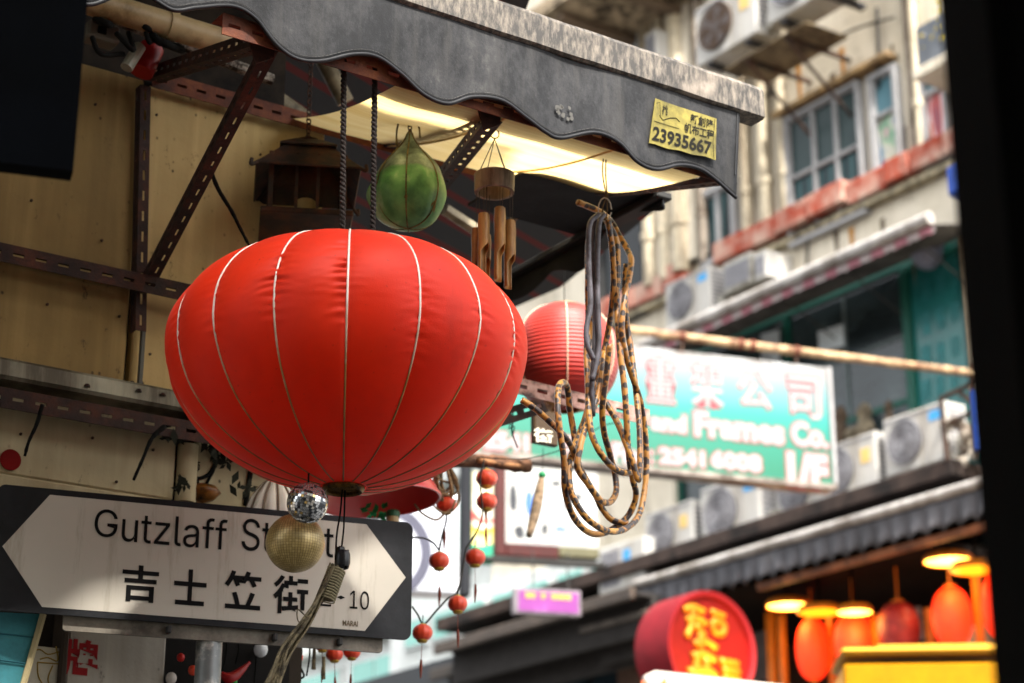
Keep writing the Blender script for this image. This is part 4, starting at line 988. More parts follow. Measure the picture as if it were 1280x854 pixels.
# clutter between wall and sign: wires, leaves, small goods
gd = thing('dried_vine', Matrix.Translation(H(A, 262, 560, .05)), 'tangle of dark dried vine and wire under the left of the big lantern', 'vine')
mb = MB()
for pts, r in (([(222, 540), (240, 548), (262, 545), (285, 552), (300, 560)], .004), ([(225, 585), (235, 592), (248, 598), (262, 592), (270, 575), (272, 556)], .0035), ([(272, 556), (268, 585), (258, 605), (252, 622)], .003), ([(247, 598), (247, 612), (252, 626)], .0035), ([(314, 585), (311, 605), (307, 632)], .005), ([(205, 528), (215, 540), (230, 536)], .005), ([(226, 605), (240, 612), (250, 622)], .003)):
    mb.tube(bez([H(A, x, y, .0) for x, y in pts], 6), r, 6)
mb.build('vine', BLK, gd, smooth=True)
mb = MB(); DL = M('dark_dried_leaf', '#1f2016', rough=.9)
for n in range(90):
    cx, cy = rnd.choice(((277, 572), (268, 560), (285, 565), (232, 606), (304, 610), (208, 542)))
    c = H(A, cx + rnd.gauss(0, 7), cy + rnd.gauss(0, 6), rnd.uniform(-.08, .02)); a_ = rnd.uniform(0, 6.3); l_ = rnd.uniform(.006, .016)
    d_ = Vector((math.cos(a_), rnd.uniform(-.6, .6), math.sin(a_))) * l_; n_ = Vector((-math.sin(a_), rnd.uniform(-.5, .5), math.cos(a_))) * l_ * .45
    mb.add([c - d_, c + n_, c + d_, c - n_], [(0, 1, 2, 3)])
mb.build('leaves', DL, gd)
ob_ = thing('amber_fish', Matrix.Translation(H(A, 252, 614, .03)), 'amber and black carved ornament behind the top edge of the street sign', 'ornament')
c = H(A, 254, 616, .0); mb = MB(Matrix.Translation(c) @ Matrix.Rotation(A.r, 4, 'Z')); mb.lathe([(.001, -.02), (.02, -.014), (.034, 0), (.024, .012), (.01, .016), (.001, .017)], 18); mb.build('body', M('amber_lacquer', '#7a4a14', rough=.35, scale=40, dirt='#120c06', dirt_scale=25, dirt_amt=.7), ob_, smooth=True)
# goods under the sign
for (px, py, r, colr, lb, nm) in ((226, 822, 5, '#b81f18', 'small red bauble in the dark doorway left of the pole', 'bauble'), (241, 838, 6, '#d0452c', 'orange red bauble touching the left of the pole', 'bauble'), (214, 848, 7, '#b9b0a8', 'pale pink bauble at the bottom edge left of the pole', 'bauble'), (326, 812, 9, '#cfd0d2', 'white round bauble between the pole and the twine bundle', 'bauble'), (292, 852, 5, '#1f8a3a', 'bright green bead at the bottom edge by the red ribbon', 'bead')):
    c = H(A, px, py, -.02); s2 = r / FPX * (c - CAM).dot(FW); mb = MB(Matrix.Translation(c)); mb.lathe([(s2 * math.cos(-1.57 + 3.14 * q / 10), s2 * 1.1 * math.sin(-1.57 + 3.14 * q / 10)) for q in range(11)], 18)
    b1 = tag(mb.build(nm, M('bauble_' + colr[1:], colr, rough=.3), smooth=True), lb, nm)
mb = MB(); mb.tube(bez([H(A, x, y, -.02) for x, y in ((276, 842), (288, 848), (302, 838), (312, 828))], 5), [.004, .006, .008, .01, .011, .011, .011, .01, .009, .008, .007, .006, .005, .004, .003, .003], 8)
tag(mb.build('red_ribbon', M('red_ribbon_satin', '#8f1418', rough=.4), smooth=True), 'dark red ribbon curling out right of the galvanised pole', 'ribbon')
mb = MB()
for px, py0, py1 in ((281, 784, 842), (296, 790, 830), (321, 788, 860), (318, 784, 800), (386, 790, 845)):
    mb.tube(bez([H(A, px, py0, .0), H(A, px + rnd.uniform(-3, 3), (py0 + py1) / 2, .0), H(A, px + rnd.uniform(-4, 3), py1, .0)], 5), .0017, 5)
mb.tube(bez([H(A, x, y, 0.05) for x, y in ((374, 800), (377, 815), (374, 830), (380, 845), (373, 850), (372, 862))], 5), .0022, 5)
tag(mb.build('dangling_wires', BLK), 'thin black wires dangling beneath the street sign between pole and twine', 'wires')
for px, py, l_ in ((393, 823, 14), (405, 835, 14)):
    mb = MB(); mb.tube([H(A, px, py - l_, .1), H(A, px - 1, py + l_, .1)], [.003, .0045], 6); tag(mb.build('cork_pendant', TW), ('short' if px == 393 else 'lower') + ' cork pendant under the street sign near the paired lanterns', 'pendant')

# ================================================================ striped rope coil
k = NB('striped_cord'); uvm = k.n.new('ShaderNodeSeparateXYZ'); k.link(k.tc.outputs['UV'], uvm.inputs[0])
def mth(op, a_, b_=None):
    m_ = k.n.new('ShaderNodeMath'); m_.operation = op
    for i, v in enumerate((a_, b_)):
        if v is None: continue
        if hasattr(v, 'links'): k.link(v, m_.inputs[i])
        else: m_.inputs[i].default_value = v
    return m_.outputs[0]
u_ = mth('MULTIPLY', uvm.outputs[0], 2 * math.pi / .021); v_ = mth('MULTIPLY', uvm.outputs[1], 2 * math.pi * 2)
s1 = mth('SINE', mth('ADD', u_, v_)); s2 = mth('SINE', mth('SUBTRACT', u_, v_)); ss = mth('ADD', mth('MULTIPLY', s1, s2), mth('MULTIPLY', mth('SUBTRACT', k.noise(70, detail=4), .5), .9))
vr = k.n.new('ShaderNodeTexVoronoi'); vr.inputs['Scale'].default_value = 1; vr.inputs['Randomness'].default_value = .95; k.link(k.mapping((92, 3.0, 1), src='UV'), vr.inputs['Vector']); ss = vr.outputs['Distance']
g = k.ramp(k.noise(14, detail=3), [(.4, L('#9c6418')), (.65, L('#c48a2e'))])
col = k.mix(k.ramp(ss, [(.44, 0.0), (.60, 1.0)]), L('#241008'), g); k.color(col); k.set(rough=.42, spec=.5, sheen=.3); k.bump(ss, .3, .001); CORD = k.m
GREYC = M('grey_cord', '#5d5a60', rough=.45, dirt='#2e2a2c', dirt_scale=20)
rc = thing('rope_coil', Matrix.Translation(H(A, 757, 262, -.62)), 'coil of black and amber patterned rope looped on a hook under the awning', 'rope')
YR = -.62
paths = [
 [(722, 253), (735, 258), (750, 265), (763, 276), (773, 293), (784, 312), (789, 326), (786, 350), (780, 378), (777, 410), (781, 440), (790, 470), (800, 500), (805, 530), (808, 570), (806, 610), (798, 645), (780, 662), (760, 664), (742, 655), (727, 640), (714, 615), (711, 585), (717, 560), (729, 530), (738, 500), (748, 470), (757, 430), (764, 390), (767, 350), (765, 310), (760, 275)],
 [(756, 272), (770, 300), (772, 340), (771, 380), (774, 430), (780, 480), (783, 520), (785, 560), (790, 595), (795, 620), (785, 645), (765, 662), (745, 668), (728, 660), (714, 640), (706, 610), (705, 575), (700, 540), (697, 510), (698, 485), (704, 478), (709, 485), (712, 510), (717, 540), (722, 575), (728, 595)],
 [(652, 500), (670, 512), (690, 530), (705, 545), (715, 560), (722, 580), (733, 600), (745, 620), (752, 635), (765, 650), (785, 655)],
 [(748, 270), (741, 290), (739, 330), (740, 380), (737, 420), (735, 460), (742, 480), (755, 500), (770, 525), (780, 548), (790, 575), (798, 600), (800, 570), (799, 530), (795, 490), (789, 440), (783, 400), (781, 360), (783, 330)],
 [(745, 272), (736, 300), (735, 350), (735, 400), (733, 440), (735, 480), (736, 520), (742, 550), (757, 575), (775, 590), (790, 590), (800, 585)],
 [(756, 440), (750, 480), (742, 510), (730, 540), (724, 565), (722, 585), (735, 605), (750, 625), (762, 628), (770, 615), (769, 595), (763, 570), (755, 540), (753, 510), (758, 470), (762, 430)],
]
for n, pts in enumerate(paths):
    pp_ = []
    for q, (x, y) in enumerate(pts): pp_.append(H(A, x, y, YR + .035 * math.sin(n * 1.7 + q * .55) * (0.25 if q < 3 else 1)))
    mb = MB(); bp_ = bez(pp_, 7); mb.tube(bp_, [.0058 * (1 + .10 * noise.noise(Vector((q * .35, n, 0)))) for q in range(len(bp_))], 10); mb.build('strand', CORD, rc, smooth=True)
for n, pts in enumerate(([(752, 268), (743, 278), (741, 310), (742, 350), (744, 400), (743, 440), (740, 480), (741, 520)], [(755, 268), (749, 280), (747, 320), (747, 370), (749, 420), (746, 450), (740, 475)], [(748, 268), (737, 282), (736, 330), (738, 380), (733, 410), (734, 430), (742, 450)])):
    mb = MB(); mb.tube(bez([H(A, x, y, YR - .02 - .012 * n) for x, y in pts], 6), .0050, 10); mb.build('grey_strand', GREYC, rc, smooth=True)
mb = MB()
for dx in (-1.5, 1.5): mb.tube(bez([H(A, 757 + dx, 184, YR), H(A, 755 + dx * 1.3, 215, YR), H(A, 758 + dx * .6, 245, YR), H(A, 756 + dx * 2, 262, YR), H(A, 757, 278, YR)], 5), .0014, 5)
mb.build('tie_string', M('brown_string', '#55432c', rough=.9), rc)
mb = MB(); c = H(A, 756, 262, YR - .02); mb.tube([c + RT * .012 * math.cos(t * .55) + UP * .022 * math.sin(t * .55) for t in range(12)], .0014, 5); mb.build('tie_loop', M('pale_string', '#a8a294', rough=.8), rc)

# ================================================================ near dark things at the frame's edges
dk = thing('dark_pillar', Matrix.Translation((P(1250, 427, 1.25).x, P(1250, 427, 1.25).y, 0)), 'blurred black pillar very close at the right edge', 'pillar')
NBLK = M('near_black_paint', '#050504', rough=1, spec=.05, dirt='#0a0806', dirt_scale=6)
pe = P(1251, 427, 1.25)
mb = MB(Frame(Vector((pe.x, pe.y, 0)), 0).m); mb.box(0, .22, -.05, .10, 0, 3.0, .012); mb.build('post', NBLK, dk)
mb = MB(Frame(Vector((pe.x, pe.y, 0)), 0).m); mb.box(-.006, .226, -.056, .106, 0, .25, .01); mb.build('plinth', NBLK, dk)
DF = Frame(P(50, 120, 2.3), 18)
db_ = thing('hanging_signboard', DF.m, 'blurred near black signboard hanging in the top left corner', 'sign')
c0, c1 = DF.hit(100, 60), DF.hit(45, 208)
mb = MB(DF.m); mb.prism([(c0.x - .35, c1.z - .0), (DF.hit(91, 222).x, c1.z - .0), (DF.hit(112, -30).x, DF.hit(112, -30).z + .05), (c0.x - .35, DF.hit(112, -30).z + .05)], 0, .03); mb.build('board', M('navy_black_paint', '#020305', rough=.95, spec=.05, dirt='#04060a', dirt_scale=3), db_)
# ================================================================ the tenement across the street (frame B)
BZ0 = -B.m.translation.z
k = NB('grimy_cream_render'); base = L('#b5a78f')
g1 = k.noise(1.3, detail=6); g2 = k.noise(1, k.mapping((5, 5, .55)), detail=8, rough=.7); g3 = k.noise(3.5, detail=9, rough=.75)
col = k.ramp(g1, [(.3, L('#b2a893')), (.7, L('#d2c9b8'))]); col = k.mix(k.ramp(g2, [(.52, 0.0), (.74, .7)]), col, L('#6a5c4a')); col = k.mix(k.ramp(g3, [(.56, 0.0), (.68, .6)]), col, L('#7b7164'))
k.color(col); k.set(rough=.85); k.bump(g3, .5, .02); RENDER = k.m
PIPE = M('cream_pipe_paint', '#b6aa92', rough=.5, dirt='#6e5f4a', dirt_scale=4, streak=True)
PIPED = M('grey_brown_pipe', '#7d7265', rough=.6, dirt='#4a3d30')
ALU = M('pale_aluminium', '#8b8a8a', rough=.5, spec=.3, var=.1)
k = NB('teal_window_glass'); wv = k.wave(2.2, k.mapping((1, 1, .02)), dist=2.5, axis='X'); k.color(k.mix(k.ramp(wv, [(.2, 0.0), (.8, 1.0)]), L('#15282c'), L('#2c4a4c'))); k.set(rough=.3, spec=.2); TGL = k.m
DGL = M('grey_window_glass', '#2c3a3a', rough=.3, spec=.2, scale=1.5)
PGL = M('pale_blue_glass', '#4a6c76', rough=.3, spec=.2, scale=2)
BGL = M('black_window_opening', '#15181a', rough=.3, scale=2)
k = NB('window_poster'); k.color(k.ramp(k.noise(3, detail=2), [(.35, L('#2c6f92')), (.45, L('#b7b3a0')), (.55, L('#4f8d6a')), (.65, L('#b98a92')), (.75, L('#cfc7b4'))])); k.set(rough=.4); POST = k.m
k = NB('red_white_poster'); k.color(k.ramp(k.noise(1.6, k.mapping((4, 1, .7)), detail=2), [(.35, L('#7a3a4a')), (.47, L('#b33f35')), (.53, L('#c8c0c4')), (.62, L('#b65a3a'))])); k.set(rough=.4); RPOST = k.m
REDB = M('red_brick_paint', '#96402c', rough=.8, dirt='#b09080', dirt_scale=3, dirt_amt=.55, var=.2)
GREEN = M('teal_green_frame', '#084438', rough=.5, var=.12)
WHP = M('white_awning_paint', '#a8a4a0', rough=.5, dirt='#706860', dirt_scale=2)
tb = thing('tenement', FM(B, 0, 0, BZ0), 'old cream tenement with grey windows and red ledge across the street', 'building')
def bb(name, mat, x0, x1, y0, y1, z0, z1, ch=.008, parent=tb, F=B):
    m_ = MB(F.m); m_.box(x0, x1, y0, y1, z0, z1, ch); return m_.build(name, mat, parent)
XL = B.hit(640, 50).x - .4
XR_ = 9.0
# wall with a recess for the first-floor glazing
bay = dict(x0=B.hit(925, 430).x - 1.1, x1=B.hit(1222, 430).x, z1=B.hit(1200, 285).z, z0=B.hit(1100, 600, -.75).z)
mb = MB(B.m)
mb.box(XL, XR_, .0, 6, bay['z1'] + .02, 6.4); mb.box(XL, bay['x0'], .0, 6, BZ0, bay['z1'] + .02); mb.box(bay['x1'], XR_, .0, 6, BZ0, bay['z1'] + .02)
mb.box(bay['x0'], bay['x1'], 1.2, 6, BZ0, bay['z1'] + .02)
mb.build('wall', RENDER, tb)
bb('floor_slab', M('stained_concrete', '#3a2e28', rough=.9, dirt='#15100e', dirt_scale=3), XL, bay['x1'] + .3, -.75, 1.2, bay['z0'] - .14, bay['z0'], .01)
def window(px0, py0, px1, py1, cols, splits, mats, F=B, parent=tb, frame=ALU, fw=.05, depth=.09):
    """frame with sashes: cols are fractions, splits the height of the transom"""
    x0, x1, z0, z1 = F.rect(px0, py0, px1, py1)
    m_ = MB(F.m); w_ = fw
    m_.box(x0, x1, -.09, depth, z1 - w_, z1); m_.box(x0, x1, -.09, depth, z0, z0 + w_); m_.box(x0, x0 + w_, -.09, depth, z0 + w_, z1 - w_); m_.box(x1 - w_, x1, -.09, depth, z0 + w_, z1 - w_)
    fr = m_.build('window', frame, parent)
    xs = [x0 + w_ + c * (x1 - x0 - 2 * w_) for c in [0] + cols + [1]]
    zm = z0 + w_ + splits * (z1 - z0 - 2 * w_) if splits else None
    n = 0
    for a_, b_ in zip(xs, xs[1:]):
        for lo, hi in (((z0 + w_, zm), (zm, z1 - w_)) if zm else ((z0 + w_, z1 - w_),)):
            s_ = fw * .42; m_ = MB(F.m); e = .003
            m_.box(a_ + e, b_ - e, -.07, .002, hi - s_, hi - e); m_.box(a_ + e, b_ - e, -.07, .002, lo + e, lo + s_); m_.box(a_ + e, a_ + s_, -.07, .002, lo + s_, hi - s_); m_.box(b_ - s_, b_ - e, -.07, .002, lo + s_, hi - s_)
            m_.build('sash', frame, fr)
            m_ = MB(F.m); m_.box(a_ + s_, b_ - s_, -.03, -.022, lo + s_, hi - s_); m_.build('pane', mats[n % len(mats)], fr); n += 1
    return fr, (x0, x1, z0, z1)
window(986, 152, 1090, 268, [.36, .68], .52, [TGL, DGL, TGL, DGL, TGL, DGL], fw=.042)
window(1091, 100, 1136, 226, [], .64, [POST, PGL], fw=.045)
window(1152, 96, 1200, 196, [], .78, [RPOST, PGL], fw=.05)
window(880, 245, 928, 318, [.48], None, [TGL, TGL], fw=.06)
window(706, 300, 812, 392, [.5], None, [BGL, BGL], fw=.02, frame=M('dark_window_frame', '#3a3a3a'))
# lintel hood over the large window
x0, x1, z0, z1 = B.rect(980, 152, 1128, 80)
zt_ = B.hit(1040, 120).z
bb('window_hood', M('ochre_render', '#8f7550', rough=.85, dirt='#5c4a34'), B.hit(978, 150).x, B.hit(1124, 80).x, -.16, .0, zt_, zt_ + .06, .01)
# red brick ledge built of separate blocks
lz = B.hit(780, 372).z; zlo_ = B.hit(1100, 235).z
ztop, zbot = B.hit(1050, 240).z, B.hit(1050, 268).z
xa = B.hit(700, 420).x; xb = B.hit(1200, 185).x; n = 0
x = xa
while x < xb:
    w_ = rnd.uniform(.26, .52)
    gap = (B.hit(905, 320).x < x < B.hit(935, 310).x) or rnd.random() < .14
    if not gap:
        m_ = MB(B.m); h_ = rnd.uniform(-.03, .03); o_ = rnd.uniform(-.03, .02); m_.box(x, x + w_ - .015, -.14 + o_, .0, zbot + h_, ztop + h_, .012); m_.build('ledge_block', REDB, tb)
    x += w_
bb('sill', PALEW, xa, xb, -.10, 0, zbot - .10, zbot - .035)
# pipes
for px, r, mt in ((856, .09, PIPE), (836, .07, PIPE), (880, .05, PIPED), (938, .055, PIPE), (962, .06, PIPE), (985, .05, PIPE), (1150, .03, PIPED), (1160, .045, PIPE), (818, .08, PIPE)):
    x = B.hit(px, 200 if px > 900 else 150).x; m_ = MB(B.m)
    zb_ = ztop - .1
    m_.tube([(x, -r - .02, zb_), (x, -r - .02, 8.5)], r, 12)
    for zc in (zb_ + .5, zb_ + 1.9, zb_ + 3.3): m_.lathe([(r, zc), (r * 1.25, zc), (r * 1.25, zc + .09), (r, zc + .09)], 12, c=(x, -r - .02, 0))
    m_.build('drainpipe', mt, tb, smooth='auto')
# pilaster at the far corner, roof slab upper left
bb('pilaster', RENDER, B.hit(826, 100).x - .1, B.hit(870, 100).x, -.09, 0, ztop, 8.6)
bb('pilaster', RENDER, B.hit(690, 380).x, B.hit(740, 380).x + .1, -.10, 0, ztop - .5, 4.6)
# rust streaks where brackets were
OCHS = M('rust_streak', '#a8732c', rough=.9, var=.3)
for px, py0, py1 in ((1052, 60, 100), (998, 82, 132), (1064, 285, 330)):
    c0, c1 = B.hit(px, py0), B.hit(px, py1); m_ = MB(B.m); m_.prism([(c0.x - .035, c0.z), (c0.x + .035, c0.z), (c0.x + .02, c1.z), (c0.x - .01, c1.z)], -.004, 0); m_.build('rust_streak', OCHS, tb)
# window canopy slab at the right and its grey panel
x0, x1, z0, z1 = B.rect(1140, 66, 1205, 40, -.5)
hood = thing('concrete_hood', FM(B, x0, -.5, B.hit(1150, 84, -.5).z), 'thick concrete window hood under a grey panel at the upper right', 'hood')
zc = B.hit(1150, 84, -.5).z
m_ = MB(B.m); m_.box(x0, x1 + .5, -.52, -.003, zc - .10, zc, .012); m_.build('slab', RENDER, hood)
m_ = MB(B.m); m_.box(x0 + .02, x1 + .5, -.46, -.42, zc + .004, zc + .42, .006); m_.build('grey_panel', M('blue_grey_panel', '#55595f', rough=.6), hood)
for dx in (.12, .45):
    m_ = MB(B.m @ Matrix.Translation((x0 + dx, -.47, zc + .30))); m_.disc((0, 0), .02, -.012, 0, 10); m_.build('bolt', ALU, hood)
pl = B.hit(1186, 20, -.4); YL = M('yellow_green_leaf', '#9c8a22', rough=.6, var=.4); m_ = MB(B.m)
for n in range(90):
    c = Vector((pl.x + rnd.gauss(0, .12), -.4 + rnd.gauss(0, .08), pl.z + rnd.gauss(0, .13))); a_ = rnd.uniform(0, 6.3); l_ = rnd.uniform(.03, .07)
    d_ = Vector((math.cos(a_), rnd.uniform(-.4, .4), math.sin(a_))) * l_; q_ = Vector((-math.sin(a_), .3, math.cos(a_))) * l_ * .4; m_.add([c, c + d_ * .5 + q_, c + d_, c + d_ * .5 - q_], [(0, 1, 2, 3)])
pt_ = thing('potted_weed', FM(B, pl.x, -.4, pl.z - .25), 'small yellow green weed growing on the concrete hood at the top right', 'plant'); m_.build('leaves', YL, pt_)
m_ = MB(B.m); m_.tube([(pl.x, -.4, zc + .01), (pl.x + .02, -.4, pl.z)], .012, 6); m_.build('stem', M('dry_stem', '#5a4a2a'), pt_)
# open casement and dark recess at the top
window(750, 24, 806, 72, [], None, [M('blue_black_glass', '#2c333d', rough=.15)], frame=M('pale_casement', '#a9b3ba', rough=.4), fw=.11)
bb('recess', BGL, B.hit(742, 30).x - .9, B.hit(742, 30).x + .2, -.02, .0, B.hit(760, 52).z, B.hit(760, 52).z + 1.3)
m_ = MB(B.m)
xs0, xs1 = B.hit(655, 20, -1.1).x - .5, B.hit(760, 0, -1.1).x; zc = B.hit(700, 14, -1.1).z
bb('balcony_slab', M('brown_soffit', '#a8967c', rough=.9, dirt='#3a3024'), xs0, xs1 + .4, -1.2, 0, zc, zc + .18)
for q in range(4): bb('joist', M('dark_joist', '#6a5a4a', rough=.9), xs0 + .3 + q * .8, xs0 + .42 + q * .8, -1.1, 0, zc - .10, zc - .003)
# first-floor glazing
x0, x1, z0, z1 = bay['x0'], bay['x1'], bay['z0'], bay['z1']
gz = thing('shopfront_glazing', FM(B, x0, .12, z0), 'teal green framed first floor glazing with white notices and red glyph panes', 'window')
k = NB('dark_room_glass'); k.color(k.ramp(k.noise(1.2, k.mapping((1, 1, 2.2)), detail=5), [(.35, L('#141a1c')), (.6, L('#2f3a3c')), (.75, L('#5a6664'))])); k.set(rough=.12, spec=.5); ROOMG = k.m
k = NB('printed_teal_glass'); k.color(k.ramp(k.noise(1.5, detail=3), [(.3, L('#12504f')), (.7, L('#246a68'))])); k.set(rough=.2); PTG = k.m
def gpx(px, py=400): return B.hit(px, py, .1).x
cuts = [x0, gpx(986, 440), gpx(1136, 400), x1 - .02]
mb = MB(B.m); mb.box(x0, x1, .06, .16, z1 - .10, z1); mb.build('head_rail', GREEN, gz); mb = MB(B.m); mb.box(x0, x1, .06, .16, z0, z0 + .08); mb.build('sill_rail', GREEN, gz)
for c in cuts: mb = MB(B.m); w_ = .09 if c == cuts[2] else .06; mb.box(c - w_ / 2, c + w_ / 2, .05, .17, z0 + .08, z1 - .10, .006); mb.build('mullion', GREEN, gz)
for q, (a_, b_) in enumerate(zip(cuts, cuts[1:])):
    mb = MB(B.m); mb.box(a_ + .05, b_ - .05, .10, .108, z0 + .08, z1 - .10); mb.build('pane', PTG if q == 2 else ROOMG, gz)
zt_ = B.hit(1170, 322, .1).z; mb = MB(B.m); mb.box(cuts[2] + .05, cuts[3] - .03, .05, .165, zt_ - .035, zt_ + .035); mb.build('transom', GREEN, gz)
zt_ = B.hit(1040, 455, .1).z; mb = MB(B.m); mb.box(cuts[1] + .03, cuts[2] - .05, .085, .12, zt_ - .012, zt_ + .012); mb.build('transom', M('grey_bar', '#4f5a5a'), gz)
zt_ = B.hit(1080, 520, .1).z; mb = MB(B.m); mb.box(cuts[1] + .03, cuts[2] - .05, .085, .12, zt_ - .03, zt_ + .03); mb.build('transom', GREEN, gz)
mb = MB(B.m); xx = gpx(1056, 400); mb.box(xx - .015, xx + .015, .086, .121, z0 + .1, z1 - .12); mb.build('glazing_bar', M('grey_bar', '#4f5a5a'), gz)
NOTE = M('notice_paper', '#b9c2c6', rough=.6, var=.06)
def quadpx(pts, y, mat, name, parent, th=.006):
    m_ = MB(B.m); cs = [B.hit(a_, b_, y) for a_, b_ in pts]; m_.prism([(c.x, c.z) for c in cs], y, y + th); return m_.build(name, mat, parent)
quadpx([(1022, 415), (1054, 405), (1055, 432), (1024, 441)], .085, NOTE, 'notice', gz)
quadpx([(951, 418), (974, 412), (975, 470), (952, 475)], .085, NOTE, 'notice', gz)
for q in range(5):
    px = 985 + q * 28; m_ = MB(B.m); c = B.hit(px, 470, .3)
    quadpx([(px, 372 - q * 12), (px + 22, 362 - q * 12), (px + 22, 378 - q * 12), (px, 388 - q * 12)], .095, M('faded_photo_%d' % (q % 2), ('#6d6a60', '#54605e')[q % 2]), 'picture', gz, .004)
# painted vertical characters on the right panes
GLY = M('glass_print', '#1f6668', rough=.4, bump=0)
for r_ in range(4):
    for c_ in range(3):
        px = 1150 + c_ * 18; py = 350 + r_ * 42 - c_ * 6
        bx_ = B.rect(px, py, px + 14, py + 24, .09)
        text('裝裱字畫鏡框圖章印刷設計'[(r_ * 3 + c_) % 12], B, bx_, .095, GLY, parent=gz, bold=.02, ext=.001)
cs = B.hit(1164, 312, .05); mb = MB(B.m @ Matrix.Translation((cs.x, .0, cs.z))); mb.lathe([(.16 * math.cos(-1.57 + 3.14 * q / 12), .2 * math.sin(-1.57 + 3.14 * q / 12)) for q in range(13)], 24)
tag(mb.build('grey_dome', M('lilac_grey_plastic', '#6b6f80', rough=.4), smooth=True), 'grey dome lamp at the top of the teal glazing', 'lamp')
# things standing behind the glass
for q, (px, py, w_, h_) in enumerate(((1052, 535, .16, .4), (1082, 528, .18, .34), (1112, 520, .10, .28), (1068, 552, .2, .26))):
    c = B.hit(px, py, -.12); m_ = MB(B.m @ Matrix.Translation((c.x, -.12, c.z - h_ / 2)))
    m_.lathe([(w_ * .4, 0), (w_ * .5, h_ * .3), (w_ * .3, h_ * .6), (w_ * .42, h_ * .8), (w_ * .2, h_)], 10, closed=True, wob=.2)
    tag(m_.build('wrapped_bundle', M('bundle_cloth_%d' % (q % 2), ('#4a3c2e', '#6c6250')[q % 2], rough=.9, dirt='#2d251d', dirt_scale=12)), ('tall brown wrapped bundle right beside the green sign edge', 'pale wrapped bundle second from the green sign below the glazing', 'narrow dark bundle below the teal mullion', 'low grey bundle on the sill behind the air conditioners')[q], 'bundle')
# white striped awning above the glazing
def line_awning(name, label, p0, p1, y, drop, mats, out_y):
    a_ = B.hit(p0[0], p0[1], y); b_ = B.hit(p1[0], p1[1], y)
    t = thing(name, FM(B, a_.x, y, a_.z), label, 'awning'); return t, a_, b_
z_ = B.hit(1010, 340, -.75).z; xa_ = B.hit(800, 442, -.75).x; xb_ = B.hit(1163, 276, -.75).x
wa = thing('slim_awning', FM(B, xa_, -.75, z_), 'white rolled awning bar with pink striped edge over the teal glazing', 'awning')
k = NB('pink_striped_canvas'); wv = k.wave(1.1, k.mapping((1, 1, 1)), axis='X'); k.color(k.mix(k.ramp(wv, [(.45, 0.0), (.5, 1.0)]), L('#a09392'), L('#98606a'))); k.set(rough=.7)
mb = MB(B.m); mb.tube([(xa_, -.75, z_), (xb_, -.75, z_)], .055, 12); mb.build('roller', WHP, wa, smooth='auto')
mb = MB(B.m); nn = 46
vs = []; fs = []
for q in range(nn * 4 + 1):
    x = xa_ + (xb_ - xa_) * q / (nn * 4); vs += [(x, -.72, z_ - .03), (x, -.71 + .01 * math.sin(q * .9), z_ - .11 - .015 * abs(math.sin(math.pi * q / 4)))]
for q in range(nn * 4): fs.append((2 * q, 2 * q + 1, 2 * q + 3, 2 * q + 2))
mb.add(vs, fs); mb.build('frill', k.m, wa, solid=.004)
mb = MB(B.m); mb.add([(xa_, -.70, z_ - .05), (xb_, -.70, z_ - .05), (xb_, -.0, z_ + .12), (xa_, -.0, z_ + .12)], [(0, 1, 2, 3)]); mb.build('canvas', M('grey_canvas_lining', '#57534f', rough=.85, dirt='#2c2926', dirt_scale=2), wa, solid=.01)
for q in range(5):
    x = xa_ + .3 + q * (xb_ - xa_ - .6) / 4; mb = MB(B.m); mb.tube([(x, -.70, z_ - .04), (x, .0, z_ - .35)], .008, 6); mb.build('arm', M('old_iron', '#2b2a28'), wa)
# door/wall strip and blue pipe at the right edge of the glazing
quadpx([(1197, 280), (1208, 275), (1222, 465), (1214, 468)], -.02, PIPE, 'trim_post', tb, .02); quadpx([(1211, 262), (1216, 260), (1228, 470), (1224, 472)], -.04, M('brown_post', '#4d3526'), 'trim_post', tb, .03)
c = B.hit(1226, 540, -.9); mb = MB(B.m); mb.tube([(c.x, -.9, B.hit(1226, 488, -.9).z), (c.x, -.9, B.hit(1230, 562, -.9).z)], .055, 12, caps=True)
tag(mb.build('blue_drum', M('blue_plastic', '#1d3f8c', rough=.35), smooth='auto'), 'upright blue plastic tube beside the rightmost air conditioner', 'tube')
c = B.hit(1203, 215, -.3); mb = MB(B.m); mb.box(c.x - .1, c.x + .25, -.4, -.1, c.z - .22, c.z + .05, .02); tag(mb.build('blue_tub', M('blue_plastic', '#1d3f8c', rough=.35)), 'blue tub on the red ledge at the right under the poster window', 'tub')

